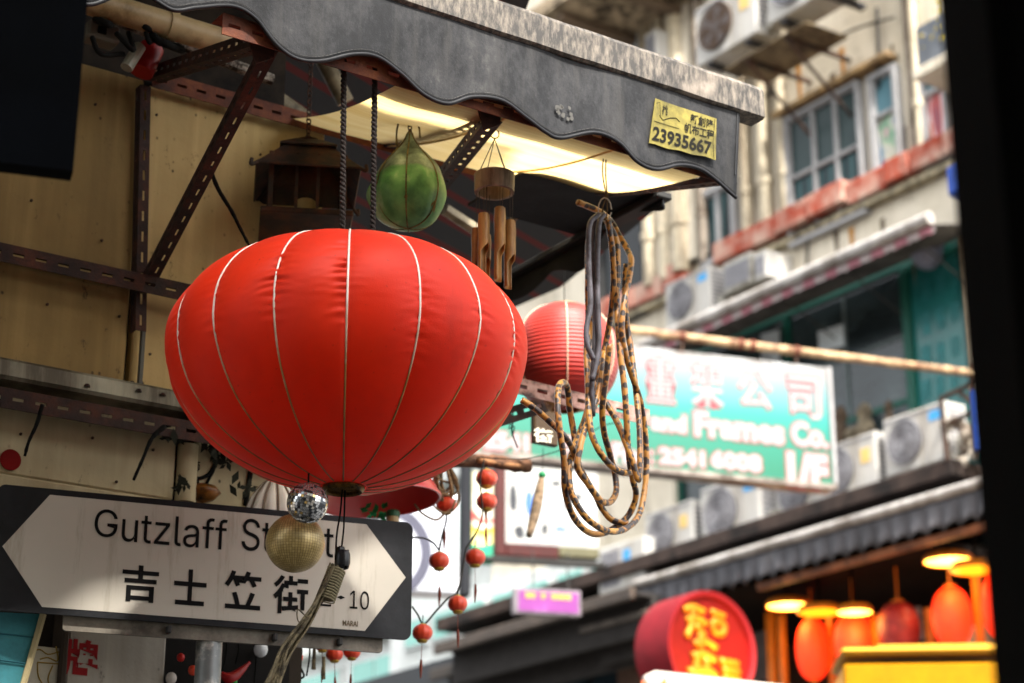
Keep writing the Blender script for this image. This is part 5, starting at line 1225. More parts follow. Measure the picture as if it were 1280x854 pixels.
# ---------------------------------------------------------------- air conditioners
ACW = M('ac_white_enamel', '#aaa7a1', rough=.5, var=.06, scale=3, dirt='#8f877a', dirt_scale=3, dirt_amt=.25, streak=True)
ACG = M('ac_grille_grey', '#77767a', rough=.5, var=.15); ACD = M('ac_dark', '#2b2a2c', rough=.7); ACS = M('ac_grey_side', '#9b988f', rough=.5, dirt='#6b655a')
ACB = M('ac_blue_label', '#3a8fc4', rough=.5, var=.05); ACY = M('ac_energy_label', '#c9a964', rough=.5, var=.1)
def make_ac(label, old=False, blue=True):
    W_, Hh, D_ = .80, .56, .29
    t = thing('air_conditioner', Matrix(), label, 'air conditioner', 'air conditioner units on the tenement')
    m_ = MB(); m_.box(0, W_, 0, D_, 0, Hh, .012)
    m_.build('casing', ACW, t)
    r = .215; cx, cz = .285, Hh / 2
    m_ = MB(); m_.disc((cx, cz), r, -.006, .0, 36); m_.build('fan_recess', ACD if not old else M('rusty_fan', '#5c4430', rough=.7, dirt='#2a1c14'), t)
    m_ = MB()
    for q in range(5):
        a0 = q * 1.2566; pts = [(cx + rr * math.cos(a0 + tt), cz + rr * math.sin(a0 + tt)) for rr, tt in ((.04, 0), (.18, -.2), (.19, .35), (.04, .5))]
        m_.prism(pts, -.012, -.009)
    m_.disc((cx, cz), .045, -.02, -.009, 16); m_.build('fan', ACG, t)
    m_ = MB()
    for rr in ([.215] if old else [.215, .17, .125, .08]):
        m_.tube([(cx + rr * math.cos(q * math.pi / 14), -.026, cz + rr * math.sin(q * math.pi / 14)) for q in range(29)], .008, 4, caps=False)
    for q in range(-9, 10):
        x = cx + q * .022; hh = math.sqrt(max(0, r * r - (q * .022) ** 2)); m_.box(x - .0032, x + .0032, -.029, -.024, cz - hh, cz + hh)
    m_.build('fan_guard', ACG if not old else M('rusty_guard', '#3a2e26', rough=.7), t)
    m_ = MB(); m_.box(.02, W_ - .02, -.006, 0, Hh - .045, Hh - .03); m_.box(.54, .545, -.004, 0, .03, Hh - .06); m_.build('seam', ACG, t)
    m_ = MB()
    if blue: m_.box(.60, .76, -.004, 0, Hh - .16, Hh - .07); m_.build('label', ACB, t)
    else: m_.box(.60, .72, -.004, 0, .28, .42); m_.build('label', ACY, t)
    m_ = MB()
    for q in range(9): m_.box(W_, W_ + .004, .04, D_ - .04, .08 + q * .05, .11 + q * .05)
    m_.build('side_louvre', ACG, t)
    m_ = MB()
    for x in (.12, .62): m_.box(x, x + .06, .02, D_ + .1, -.04, -.002)
    m_.build('foot', ACD, t)
    m_ = MB(); m_.box(.0, .11, .02, .10, .04, .20, .01) ; m_.v = [v + Vector((W_, .08, 0)) for v in m_.v]; m_.build('valve_cover', ACS, t)
    return t
acA = make_ac('old air conditioner with a dark rusty fan at the top beside the awning rail', old=True, blue=False)
acB = make_ac('air conditioner with blue label', blue=True)
acC = make_ac('air conditioner with plain front', blue=False)
def put_ac(src, first, px0, py_mid0, px1, py_bot1, y, label):
    a_ = B.hit(px0, py_mid0, y); b_ = B.hit(px1, py_mid0, y); sc2 = (b_.x - a_.x) / .80
    zz = B.hit(px0, py_bot1, y).z
    m_ = FM(B, a_.x, y, zz, 0, sc2)
    if first: src.matrix_world = m_; WM[src] = m_; src['label'] = label; return src, sc2
    return dup(src, m_, label), sc2
BRK = M('rusty_bracket', '#2c221c', rough=.8, dirt='#4a3020')
def bracket(px0, px1, py0, y, label):
    t = None
    for px in (px0, px1):
        a_ = B.hit(px, py0, y)
        if t is None: t = thing('bracket', FM(B, a_.x, y, a_.z), label, 'bracket'); z0_ = a_.z - .05
        m_ = MB(B.m); m_.box(a_.x - .02, a_.x + .02, y - .02, 0, z0_ - .04, z0_, .004); m_.build('arm', BRK, t)
        m_ = MB(B.m); m_.tube([(a_.x, y, z0_ - .04), (a_.x, -.02, z0_ - .62)], .018, 6); m_.build('strut', BRK, t)
    m_ = MB(B.m); xa1, xb1 = B.hit(px0, py0, y).x, B.hit(px1, py0, y).x; m_.box(xa1 - .3, xb1 + .3, y - .04, -.3, z0_, z0_ + .012); m_.build('tray', M('stained_tray', '#7a6a50', rough=.8, dirt='#3a2c1e'), t)
put_ac(acA, True, 869, 45, 946, 86, -.75, 'large old air conditioner with dark rusty fan at the top beside the awning rail')
put_ac(acC, True, 958, 0, 1050, 33, -.75, 'air conditioner cut by the top edge right of the rusty fan one')
bracket(935, 985, 68, -.8, 'rusty iron bracket under the pair of air conditioners at the top')
put_ac(acB, True, 832, 390, 888, 414, -.35, 'air conditioner with blue label standing on the red ledge')
put_ac(acC, False, 1022, 600, 1097, 634, -.55, 'air conditioner right beside the green shop sign, its fan half hidden')
put_ac(acB, False, 1105, 560, 1184, 598, -.55, 'wide air conditioner with a blue label below the teal glazing, rightmost of that row')
put_ac(acC, False, 806, 680, 866, 708, -.55, 'small air conditioner under the green shop sign, left of a larger one')
put_ac(acB, False, 876, 650, 950, 688, -.55, 'larger air conditioner directly below the 2541 number of the green shop sign')
put_ac(acC, False, 968, 615, 1040, 655, -.40, 'blank fronted air conditioner just under the right corner of the green sign')
# grille boxes and the unit turned sideways
for q, (pts, lb) in enumerate((([(903, 330), (938, 314), (940, 352), (905, 370)], 'grey louvred metal box on the ledge above the white awning bar'), ([(942, 318), (957, 311), (959, 345), (944, 352)], 'narrow pale box right of the grey louvred one'), ([(805, 42), (820, 38), (820, 76), (806, 78)], 'white narrow cabinet behind the awning rail near the open casement'))):
    cs = [B.hit(a_, b_, -.35) for a_, b_ in pts]; x0, x1 = cs[0].x, cs[1].x; z0, z1 = .5 * (cs[2].z + cs[3].z), .5 * (cs[0].z + cs[1].z)
    t = thing('vent_box', FM(B, x0, -.35, z0), lb, 'vent'); m_ = MB(B.m); m_.box(x0, x1, -.35, 0, z0, z1, .012); m_.build('case', ACS if q == 0 else ACW, t)
    m_ = MB(B.m); n_ = 9
    for r_ in range(n_): z = z0 + .05 + (z1 - z0 - .1) * r_ / n_; m_.box(x0 + .03, x1 - .03, -.358, -.351, z, z + .02)
    o_ = m_.build('louvres', ACG, t); o_['kind'] = 'stuff'
c0 = B.hit(747, 705, -.7); c1 = B.hit(800, 690, -.7)
t = thing('air_conditioner', FM(B, c0.x, -.7, c0.z - .3), 'grey sided air conditioner seen past the white poster, leftmost on the balcony slab', 'air conditioner', 'air conditioner units on the tenement')
x0, x1, z0, z1 = B.rect(748, 688, 806, 728, -.7); m_ = MB(B.m); m_.box(x0, x1, -.7, -.3, z0, z1, .012); m_.build('casing', ACW, t)
m_ = MB(B.m)
for q in range(14): x = x0 + .05 + (x1 - x0) * .38 * q / 13; m_.box(x, x + .012, -.708, -.701, z0 + .05, z1 - .05)
m_.build('grille', ACG, t)
m_ = MB(B.m); m_.box(x0 + (x1 - x0) * .55, x0 + (x1 - x0) * .7, -.704, -.701, z1 - .22, z1 - .08); m_.build('label', ACB, t)
# cage bars at the right end of the balcony
cg = thing('iron_cage', FM(B, B.hit(1180, 560, -.7).x, -.7, B.hit(1180, 560, -.7).z), 'rusty iron cage frame around the rightmost air conditioner of the row', 'frame')
for pts in ([(1176, 498), (1184, 576)], [(1176, 498), (1236, 470)], [(1218, 455), (1220, 560)], [(1184, 530), (1240, 505)], [(1198, 490), (1240, 520)]):
    m_ = MB(); m_.tube([H(B, x, y, -.75) for x, y in pts], .022, 6); m_.build('bar', BRK, cg)
cb = B.hit(1205, 540, -.6); m_ = MB(B.m)
for n in range(24): c = (cb.x + rnd.gauss(.1, .12), -.55 + rnd.gauss(0, .05), cb.z + rnd.gauss(-.03, .17)); m_.lathe([(.04, -.04), (.06, 0), (.035, .05)], 7, c=c, closed=True, wob=.2)
o_ = tag(m_.build('stacked_pots', M('dusty_brown_pots', '#4d4036', rough=.85, dirt='#a39a8c', dirt_scale=14)), 'heap of dusty brown pots in the iron cage at the right', 'pots', kind='stuff')

# ---------------------------------------------------------------- dark canopy over the ground floor
zc = B.hit(1000, 657, -1.0).z + .02
cw0, cw1 = B.hit(795, 735, -1.2).x, B.hit(1240, 596, -1.2).x
zt_ = .5 * (B.hit(795, 735, -1.2).z + B.hit(1240, 594, -1.2).z)
dc = thing('shop_awning', FM(B, cw0, -1.2, zt_), 'long grey shop awning with white rail and scalloped edge at the lower right', 'awning')
k = NB('charcoal_canvas'); k.set(rough=.7); k.color(k.ramp(k.noise(3, detail=7), [(.3, L('#2b2b2f')), (.6, L('#47474c')), (.8, L('#6a686a'))]))
mb = MB(B.m); mb.tube([(cw0, -1.2, zt_), (cw1 + 1, -1.2, zt_)], .042, 12); mb.build('rail', WHP, dc, smooth='auto')
vs = []; fs = []; nn = 30; N_ = nn * 8
for q in range(N_ + 1):
    x = cw0 + (cw1 + 1 - cw0) * q / N_
    for j in range(5): vs.append((x, -1.19 + .035 * (j / 4) * math.sin(q * .785 + .8 * noise.noise(Vector((x * 3, 0, 0)))), zt_ - .03 - (.20 + .05 * abs(math.sin(math.pi * q / 8))) * j / 4))
for q in range(N_):
    for j in range(4): fs.append((q * 5 + j, q * 5 + j + 1, (q + 1) * 5 + j + 1, (q + 1) * 5 + j))
mb = MB(B.m); mb.add(vs, fs); mb.build('valance', k.m, dc, smooth=True, solid=.006)
mb = MB(B.m); mb.add([(cw0, -1.19, zt_), (cw1 + 1, -1.19, zt_), (cw1 + 1, -.4, zt_ + .22), (cw0, -.4, zt_ + .22)], [(0, 1, 2, 3)]); mb.build('canvas', k.m, dc, solid=.01)
mb = MB(B.m); mb.box(cw0 + 1.6, cw1 + 1, -1.15, -1.09, zt_ - .34, zt_ - .28, .008); mb.build('beam', M('brown_beam', '#7a4a2e', rough=.7, dirt='#2f1a10'), dc)
mb = MB(B.m); mb.box(XL, cw1 + 1.2, -.62, -.4, zt_ + .15, bay['z0'] - .24); tag(mb.build('fascia', M('dark_brown_fascia', '#2c2320', rough=.85, dirt='#120e0d')), kind='structure')
# shop interior under the canopy
shop2 = thing('shop_interior', FM(B, cw0, -.3, BZ0), 'dark open shop under the awning with amber posts and lamps', 'shop')
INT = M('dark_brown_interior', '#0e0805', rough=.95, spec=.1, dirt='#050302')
xs0 = B.hit(940, 760, -.3).x
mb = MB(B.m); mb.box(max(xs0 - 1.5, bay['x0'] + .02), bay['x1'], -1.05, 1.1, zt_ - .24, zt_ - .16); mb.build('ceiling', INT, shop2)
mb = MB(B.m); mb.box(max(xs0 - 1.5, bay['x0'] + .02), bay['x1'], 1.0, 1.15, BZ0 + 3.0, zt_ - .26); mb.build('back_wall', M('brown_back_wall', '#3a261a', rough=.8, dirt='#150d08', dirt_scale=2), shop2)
WARM = emis('amber_lamp_glow', '#ff8a10', .9); WARM2 = emis('bright_lamp_glow', '#ffb040', 4.0)
AMB = M('amber_lacquered_post', '#b06410', rough=.4, var=.2)
zcl = None
for n, (px, py, w_, m2, lb) in enumerate(((985, 757, 27, WARM2, 'leftmost bright round ceiling lamp beside the round red sign'), (1025, 765, 28, WARM, 'duller amber ceiling lamp between the two bright ones'), (1068, 765, 22, WARM2, 'bright round ceiling lamp over the second red shop lantern'), (1185, 701, 30, WARM2, 'bright round ceiling lamp near the right dark pillar'), (1220, 712, 32, WARM, 'wide amber ceiling lamp close to the right dark pillar'))):
    c = B.hit(px, py, -.75); wv_ = B.w(c.x, -.75, c.z); rr = w_ / FPX * (wv_ - CAM).dot(FW)
    t = thing('ceiling_lamp', Matrix.Translation(wv_), lb, 'lamp', 'round lamps under the shop ceiling')
    m_ = MB(Matrix.Translation(wv_)); m_.lathe([(rr, -.01), (rr * 1.04, .02), (rr * .9, .05), (.02, .07)], 28); m_.build('housing', AMB, t, smooth='auto')
    m_ = MB(Matrix.Translation(wv_)); m_.lathe([(rr * .96, -.004), (.001, -.012)], 28); m_.build('diffuser', m2, t)
    m_ = MB(Matrix.Translation(wv_)); m_.tube([(0, 0, .07), (0, 0, .4)], .015, 6); m_.build('stem', INT, t)
for px, y0, y1, w_ in ((962, 765, 880, 7), (976, 768, 880, 6), (1038, 768, 880, 6), (1094, 768, 850, 6), (1160, 760, 840, 5), (1220, 718, 830, 6)):
    c0, c1 = B.hit(px, y0, -.4), B.hit(px, y1, -.4); ww_ = w_ / FPX * 15; m_ = MB(B.m); m_.box(c0.x - ww_, c0.x + ww_, -.43, -.37, c1.z - 1.0, c0.z, .01); m_.build('post', AMB, shop2)
k = NB('glowing_lantern_paper'); k.color(k.ramp(k.noise(6), [(.3, L('#e0260c')), (.7, L('#f04010'))])); k.b.inputs['Emission Color'].default_value = L('#ff2a08'); k.b.inputs['Emission Strength'].default_value = .55; k.set(rough=.6); GLOWR = k.m
k = NB('dim_lantern_paper'); k.color(k.ramp(k.noise(8, detail=6), [(.4, L('#7a1210')), (.6, L('#9c2a24')), (.75, L('#c9b8b4'))])); k.set(rough=.6); DIMR = k.m
first = None
for n, (px, py, rx, ry, lb) in enumerate(((1016, 812, 21, 38, 'leftmost glowing red oval shop lantern, just left of the yellow box'), (1068, 802, 25, 36, 'glowing red oval shop lantern above the left end of the yellow box'), (1190, 772, 25, 38, 'large glowing red oval shop lantern left of the amber post at the right'), (1248, 757, 20, 40, 'rightmost glowing red oval shop lantern against the dark pillar'), (1124, 785, 27, 32, 'dim dark red shop lantern with white reflection between the glowing ones'))):
    c = B.hit(px, py, -.5); wv_ = B.w(c.x, -.5, c.z); s_ = (wv_ - CAM).dot(FW) / FPX
    t = thing('oval_lantern', Matrix.Translation(wv_), lb, 'lantern', 'red oval lanterns in the shop')
    m_ = MB(Matrix.Translation(wv_)); m_.lathe([(rx * s_ * max(.3, math.cos(-1.5 + 3.0 * q / 16) ** .75), ry * s_ * math.sin(-1.5 + 3 * q / 16) * 1.0) for q in range(17)], 28, fn=lambda q, z, a: q * (1 - .04 * abs(math.cos(a * 6)) ** 4)); m_.build('shade', GLOWR if n < 4 else DIMR, t, smooth=True)
    m_ = MB(Matrix.Translation(wv_)); m_.lathe([(rx * s_ * .28, ry * s_), (rx * s_ * .3, ry * s_ * 1.08), (.01, ry * s_ * 1.1)], 14); m_.tube([(0, 0, ry * s_), (0, 0, ry * s_ + .3)], .008, 5); m_.build('cap', AMB, t)
    m_ = MB(Matrix.Translation(wv_)); m_.lathe([(rx * s_ * .3, -ry * s_ * .98), (rx * s_ * .2, -ry * s_ * 1.1)], 14); m_.tube([(0, 0, -ry * s_), (0, 0, -ry * s_ * 1.6)], .02, 5); m_.build('tassel', AMB, t)
quadpx([(1120, 765), (1150, 758), (1155, 800), (1128, 805)], .4, M('pale_window_card', '#8f9a9e', rough=.3), 'window_card', shop2); quadpx([(1205, 785), (1250, 775), (1252, 815), (1206, 815)], .4, M('pale_window_card', '#8f9a9e'), 'window_card', shop2); quadpx([(940, 778), (960, 774), (960, 850), (942, 850)], .4, M('grey_card', '#77777a'), 'window_card', shop2)
# round red drum sign with gold glyph-like relief
DRF = Frame(P(884, 812, 13.2), 33)
dr = thing('round_sign', DRF.m, 'round red drum shaped shop sign with gilt raised brushwork at the bottom', 'sign')
s_ = 13.2 / FPX; DM = DRF.m; R_ = 72 * s_
def ring(rads, seg=56):
    m_ = MB(DM); vs = []; fs = []
    for (r, y) in rads: vs += [(r * math.cos(2 * math.pi * q / seg) * .96, y, r * math.sin(2 * math.pi * q / seg)) for q in range(seg)]
    for i in range(len(rads) - 1):
        for q in range(seg): fs.append((i * seg + q, i * seg + (q + 1) % seg, (i + 1) * seg + (q + 1) % seg, (i + 1) * seg + q))
    return m_.add(vs, fs)
DRUM = M('drum_red_lacquer', '#6a1018', rough=.55, spec=.15, var=.2)
ring([(R_ * .9, -.01), (R_ * .93, -.05), (R_, -.06), (R_ * 1.02, -.02), (R_ * 1.02, .30), (R_ * .9, .32)]).build('rim', DRUM, dr, smooth='auto')
ring([(R_ * .91, -.02), (.001, -.02)]).build('face', M('drum_face_red', '#5c0804', rough=.6, spec=.1, var=.3, scale=4), dr)
GILT = M('gilt_relief', '#a8660c', rough=.35, metal=.35, var=.3)
m_ = MB(DM)
def brush(pts, r): m_.tube(bez([(x * R_, -.022, z * R_) for x, z in pts], 5), r, 7, flat=1)
for pts in ([(-.55, .62), (-.35, .70), (-.1, .64)], [(-.5, .45), (-.25, .50), (-.05, .42)], [(-.35, .72), (-.38, .4), (-.5, .15)], [(-.3, .38), (-.1, .2)], [(.05, .66), (.35, .6)], [(.08, .5), (.32, .46), (.3, .3), (.1, .32), (.08, .5)], [(-.35, .05), (-.1, .12), (.15, .02)], [(-.2, .25), (-.2, -.02)]): brush(pts, .026)
for pts in ([(-.4, -.18), (-.15, -.12), (.1, -.2)], [(-.3, -.1), (-.34, -.5), (-.5, -.75)], [(-.1, -.16), (-.08, -.6)], [(-.5, -.45), (-.05, -.4), (.1, -.5)], [(.2, -.2), (.6, -.22)], [(.25, -.35), (.62, -.36)], [(.25, -.5), (.6, -.52), (.6, -.75), (.25, -.74), (.25, -.5)], [(-.55, -.82), (0, -.78), (.5, -.86)]): brush(pts, .034)
m_.build('gilt_brushwork', GILT, dr, smooth=True)
# amber lights at the ceiling lamps, plus an unseen one before the drum
for n, (px, py, e) in enumerate(((985, 757, 28), (1068, 765, 28), (1185, 701, 28))):
    c = B.hit(px, py, -.75); ld = bpy.data.lights.new('ceiling_lamp_light', 'POINT'); ld.energy = e * .09; ld.color = (1, .55, .15); ld.shadow_soft_size = .1
    lo = bpy.data.objects.new('ceiling_lamp_light', ld); COL.objects.link(lo); lo.location = B.w(c.x, -.75, c.z - .1)
ld = bpy.data.lights.new('drum_sign_light', 'POINT'); ld.energy = 20; ld.color = (1, .5, .12); ld.shadow_soft_size = .08
lo = bpy.data.objects.new('drum_sign_light', ld); COL.objects.link(lo); lo.location = DRF.w(.15, -.45, -R_ * .9)
# yellow box and orange tube at the bottom
YF_ = Frame(P(1160, 830, 9.0), -4); s_ = 9.0 / FPX
yb = thing('yellow_box', YF_.m, 'yellow lidded box standing at the bottom right corner', 'box')
YEB = M('yellow_enamel', '#9c6a00', rough=.5, spec=.1, var=.12); CRM = M('cream_yellow_lid', '#b8841c', rough=.4, var=.08)
m_ = MB(YF_.m); m_.box(-105 * s_, 112 * s_, 0, .5, -.9, 10 * s_ - .03, .01); m_.build('body', YEB, yb)
m_ = MB(YF_.m); zz = YF_.hit(1160, 818).z
m_.box(-108 * s_, 115 * s_, -.03, .53, zz, zz + .032, .015); m_.build('lid', CRM, yb)
m_ = MB(YF_.m); m_.box(-62 * s_, 113 * s_, .02, .48, zz + .034, zz + .052, .008); m_.build('lid_top', CRM, yb)
OF = Frame(P(920, 852, 7.5), 6); s_ = 7.5 / FPX
ot = thing('orange_canister', OF.m, 'white tube with orange glowing end lying at the bottom edge', 'tube')
m_ = MB(OF.m); m_.tube([(-118 * s_, 0, -.03), (-114 * s_, 0, -.025), (-104 * s_, 0, -.02), (150 * s_, .1, -.07)], [.015, .04, .055, .055], 20); m_.build('tube', M('warm_white_tube', '#a89a90', rough=.4, var=.05), ot, smooth='auto')
m_ = MB(OF.m); m_.tube([(-119 * s_, 0, -.035), (-90 * s_, -.01, -.032)], [.03, .052], 20); m_.build('cap', M('orange_plastic', '#e0601c', rough=.4, var=.08), ot, smooth='auto')

# ================================================================ the green shop sign (frame G)
gx1 = 0.0; gx0 = G.hit(560, 560).x - .2
gz1, gz0 = .5 * (G.hit(1033, 460).z + G.hit(800, 432).z), .5 * (G.hit(1045, 612).z + G.hit(600, 571).z)
gs = thing('shop_sign', G.m @ Matrix.Translation((gx1, 0, gz0)), 'white to green picture frame company sign with pink edged letters', 'sign')
k = NB('aqua_gradient_print'); sp = k.n.new('ShaderNodeSeparateXYZ'); k.link(k.tc.outputs['Object'], sp.inputs[0]); mr = k.n.new('ShaderNodeMapRange'); mr.inputs[1].default_value = 0; mr.inputs[2].default_value = gz1 - gz0; k.link(sp.outputs[2], mr.inputs[0])
k.color(k.ramp(mr.outputs[0], [(.12, L('#045a44')), (.35, L('#066452')), (.55, L('#18746c')), (.75, L('#54787a')), (.92, L('#7a7978'))])); k.set(rough=.35)
mb = MB(G.m); mb.box(gx0, gx1, 0, .16, gz0, gz1, .01); mb.build('cabinet', M('grey_sign_edge', '#8a8c8c', rough=.5, dirt='#4a3a30', dirt_scale=3), gs)
mb = MB(G.m); mb.box(gx0 + .02, gx1 - .03, -.008, -.001, gz0 + .04, gz1 - .03, .002); mb.build('face', k.m, gs)
mb = MB(G.m); mb.box(gx0, gx1, -.03, -.009, gz0 - .005, gz0 + .037, .005); mb.build('bottom_rail', M('brown_grey_rail', '#7d746c', rough=.5, dirt='#3f342c'), gs)
mb = MB(G.m); mb.box(gx1 - .028, gx1 + .004, -.03, -.009, gz0 + .04, gz1, .005); mb.build('side_rail', ALU, gs)
PINK = M('pink_letter_edge', '#86303a', rough=.5, var=.06, bump=0); LWHT = M('white_letter', '#908484', rough=.5, var=.03, bump=0)
def gtext(s_, px0, py0, px1, py1, b=.03):
    my = .5 * (py0 + py1); mx_ = .5 * (px0 + px1); x0, x1 = G.hit(px0, my).x, G.hit(px1, my).x; z1, z0 = G.hit(mx_, py0).z, G.hit(mx_, py1).z
    text(s_, G, (x0 - .012, x1 + .012, z0 - .012, z1 + .012), -.009, PINK, parent=gs, bold=b + .028, ext=.002)
    text(s_, G, (x0, x1, z0, z1), -.013, LWHT, parent=gs, bold=b, ext=.002)
gtext('畫', 808, 447, 842, 504, .004); gtext('架', 863, 455, 903, 509, .006); gtext('公', 921, 466, 964, 511, .01); gtext('司', 984, 472, 1024, 524, .01)
gtext('and', 812, 518, 857, 541, .05); gtext('Frames', 867, 520, 979, 552, .05); gtext('Co.', 988, 529, 1034, 560, .05)
gtext('Fax', 765, 556, 805, 581, .05); gtext('2541', 823, 562, 880, 583, .06); gtext('6008', 888, 566, 951, 589, .06); gtext(':', 812, 564, 816, 580, .05)
gtext('1/F', 983, 567, 1034, 611, .06); gtext('2541', 604, 541, 660, 564, .06); gtext('T', 700, 546, 716, 568, .05)
# bamboo pole to the wall, and wires
pl = thing('bamboo_pole', G.m @ Matrix.Translation((gx0, .1, gz1 + .2)), 'long bamboo pole carrying the green sign out from the tenement', 'pole')
pa, pb = H(G, 772, 411, .08), H(G, 1226, 468, .08)
mb = MB(); n_ = 60; pts = [pa.lerp(pb, q / n_) for q in range(n_ + 1)]; mb.tube(pts, [.032 + (.005 if q % 9 == 0 else 0) for q in range(n_ + 1)], 12)
mb.build('pole', M('bleached_bamboo', '#a98f6c', rough=.55, scale=6, dirt='#6a4a34', dirt_scale=8, dirt_amt=.5), pl, smooth='auto')
for px, py in ((852, 421), (925, 430), (940, 432), (995, 439)):
    mb = MB(); c0, c1 = H(G, px - 3, py - 0.4, .08), H(G, px + 3, py + .4, .08); mb.tube([c0, c1], .042, 10); mb.build('lashing', M('rust_lashing', '#5a2c1e', rough=.8), pl)
for px, py in ((852, 421), (995, 439)):
    c = G.hit(px, py, .08); mb = MB(G.m); mb.tube([(c.x, .08, c.z), (c.x, .08, gz1 - .01)], .012, 6); mb.build('hanger', BRK, pl)
# ================================================================ middle distance: brown framed picture board, purple sign, drum light box
PF = Frame(P(680, 650, 16.5), 14)
pb_ = thing('poster_board', PF.m, 'white poster board in a dark red frame hanging below the green sign', 'sign')
x0, x1, z0, z1 = PF.rect(618, 560, 748, 703)
k = NB('calligraphy_poster'); g = k.noise(2.6, k.mapping((1, 1, 1)), detail=4); g2 = k.noise(7, detail=3); m2 = k.ramp(g, [(.60, 0.0), (.66, .75)])
k.color(k.mix(k.ramp(g2, [(.66, 0.0), (.72, .6)]), k.mix(m2, L('#a2a29e'), L('#70797c')), L('#1d2c36'))); k.set(rough=.5)
mb = MB(PF.m); mb.box(x0 + .08, x1, -.01, .05, z0 + .1, z1 + .2); mb.build('poster', k.m, pb_)
MAR = M('maroon_frame', '#3c0e0b', rough=.6); OLV = M('olive_board', '#55523c', rough=.6)
mb = MB(PF.m); mb.box(x0, x0 + .09, -.05, .08, z0, z1 + .2, .008); mb.build('frame_side', MAR, pb_)
mb = MB(PF.m); mb.box(x0 + .092, x0 + .092 + (x1 - x0) * .5, -.05, .08, z0, z0 + .11, .008); mb.build('frame_bottom', MAR, pb_)
mb = MB(PF.m); mb.box(x0 + .095 + (x1 - x0) * .5, x1, -.045, .07, z0 + .02, z0 + .11, .008); mb.build('frame_bottom', OLV, pb_)
mb = MB(PF.m); mb.box(x0 - .4, x1 + .05, -.04, .06, z0 - .045, z0 - .004, .006); mb.build('hanging_rail', M('old_iron', '#2b2a28'), pb_)
def inkblot(px, py, w_, h_, mat):
    c = PF.hit(px, py); m_ = MB(PF.m); m_.prism([(c.x + w_ * .5 * math.cos(q * .785) * rnd.uniform(.6, 1), c.z + h_ * .5 * math.sin(q * .785) * rnd.uniform(.6, 1)) for q in range(8)], -.014, -.011); m_.build('ink_figure', mat, pb_)
DIN = M('dark_poster_ink', '#2f3136', rough=.6, bump=0); BIN = M('blue_poster_ink', '#3a5f9c', rough=.6, bump=0)
for px, py, w_, h_, mt in ((641, 625, .11, .30, DIN), (661, 628, .09, .30, BIN), (648, 665, .12, .16, DIN), (681, 663, .07, .14, DIN), (700, 662, .14, .06, BIN), (722, 622, .10, .08, DIN), (708, 630, .07, .14, DIN), (695, 605, .12, .05, DIN)): inkblot(px, py, w_, h_, mt)
for q in range(14):
    px = 640 + 7 * q; c = PF.hit(px, 684 - (q % 3)); m_ = MB(PF.m); m_.box(c.x - .012, c.x + .012, -.014, -.011, c.z - .03, c.z + .03); m_.build('ink_mark', M('grey_ink', '#8d9296', bump=0), pb_)
x0b, x1b, z0b, z1b = PF.rect(591, 590, 616, 706)
gp = thing('shop_pennant', PF.m @ Matrix.Translation((x0b, 0, z0b)), 'narrow upright banner in cream, red, yellow and green left of the maroon frame', 'banner')
k = NB('banner_print'); sp = k.n.new('ShaderNodeSeparateXYZ'); k.link(k.tc.outputs['Object'], sp.inputs[0]); mr = k.n.new('ShaderNodeMapRange'); mr.inputs[2].default_value = z1b - z0b; k.link(sp.outputs[2], mr.inputs[0])
ad = k.n.new('ShaderNodeMath'); ad.operation = 'MULTIPLY_ADD'; ad.inputs[1].default_value = .35; k.link(k.noise(3, k.mapping((1.5, 1, 1)), detail=1), ad.inputs[0]); k.link(mr.outputs[0], ad.inputs[2])
k.color(k.ramp(ad.outputs[0], [(.36, L('#128a68')), (.38, L('#cfc27a')), (.50, L('#d6bd2c')), (.58, L('#cfc9b8')), (.64, L('#c03a34')), (.70, L('#c9c4b0')), (.95, L('#c8c0a0'))], 'CONSTANT')); k.set(rough=.5)
mb = MB(PF.m); mb.box(x0b, x1b, .0, .03, z0b, z1b, .004); mb.build('cloth', k.m, gp)
mb = MB(PF.m); mb.box(x0b - .10, x0b - .005, -.02, .05, z0b - .1, z1b + .5, .005); mb.build('pole', M('dark_green_post', '#123a2c', rough=.5), gp)
# purple sign
UF = Frame(P(686, 750, 14.0), 14); x0, x1, z0, z1 = UF.rect(648, 738, 723, 767)
us = thing('purple_sign', UF.m, 'small purple sign with orange lettering over the dark canopy', 'sign')
mb = MB(UF.m); mb.box(x0 - .03, x1 + .02, .0, .08, z0 - .02, z1 + .02, .006); mb.build('cabinet', M('pale_sign_case', '#6c6468', rough=.5), us)
k = NB('purple_print'); k.color(k.ramp(k.noise(5, detail=3), [(.4, L('#621060')), (.6, L('#6e186c')), (.75, L('#84508a'))])); k.set(rough=.4)
mb = MB(UF.m); mb.box(x0, x1, -.006, -.001, z0, z1); mb.build('face', k.m, us)
ORL = M('orange_lettering', '#d8902c', rough=.5, bump=0)
m_ = MB(UF.m); zz = UF.hit(690, 746).z
for q in range(9):
    xx = x0 + .05 + q * (x1 - x0 - .1) / 9
    if q in (2, 4): continue
    m_.box(xx, xx + .032, -.010, -.007, zz - .018, zz + .018); m_.box(xx + .004, xx + .022, -.012, -.0105, zz - .004, zz + .004)
m_.build('lettering', ORL, us)
for px in (668, 712):
    c = UF.hit(px, 735); m_ = MB(UF.m); m_.tube([(c.x, .04, z1 + .02), (c.x, .04, z1 + .3)], .006, 6); m_.build('hanger', M('old_iron', '#2b2a28'), us)
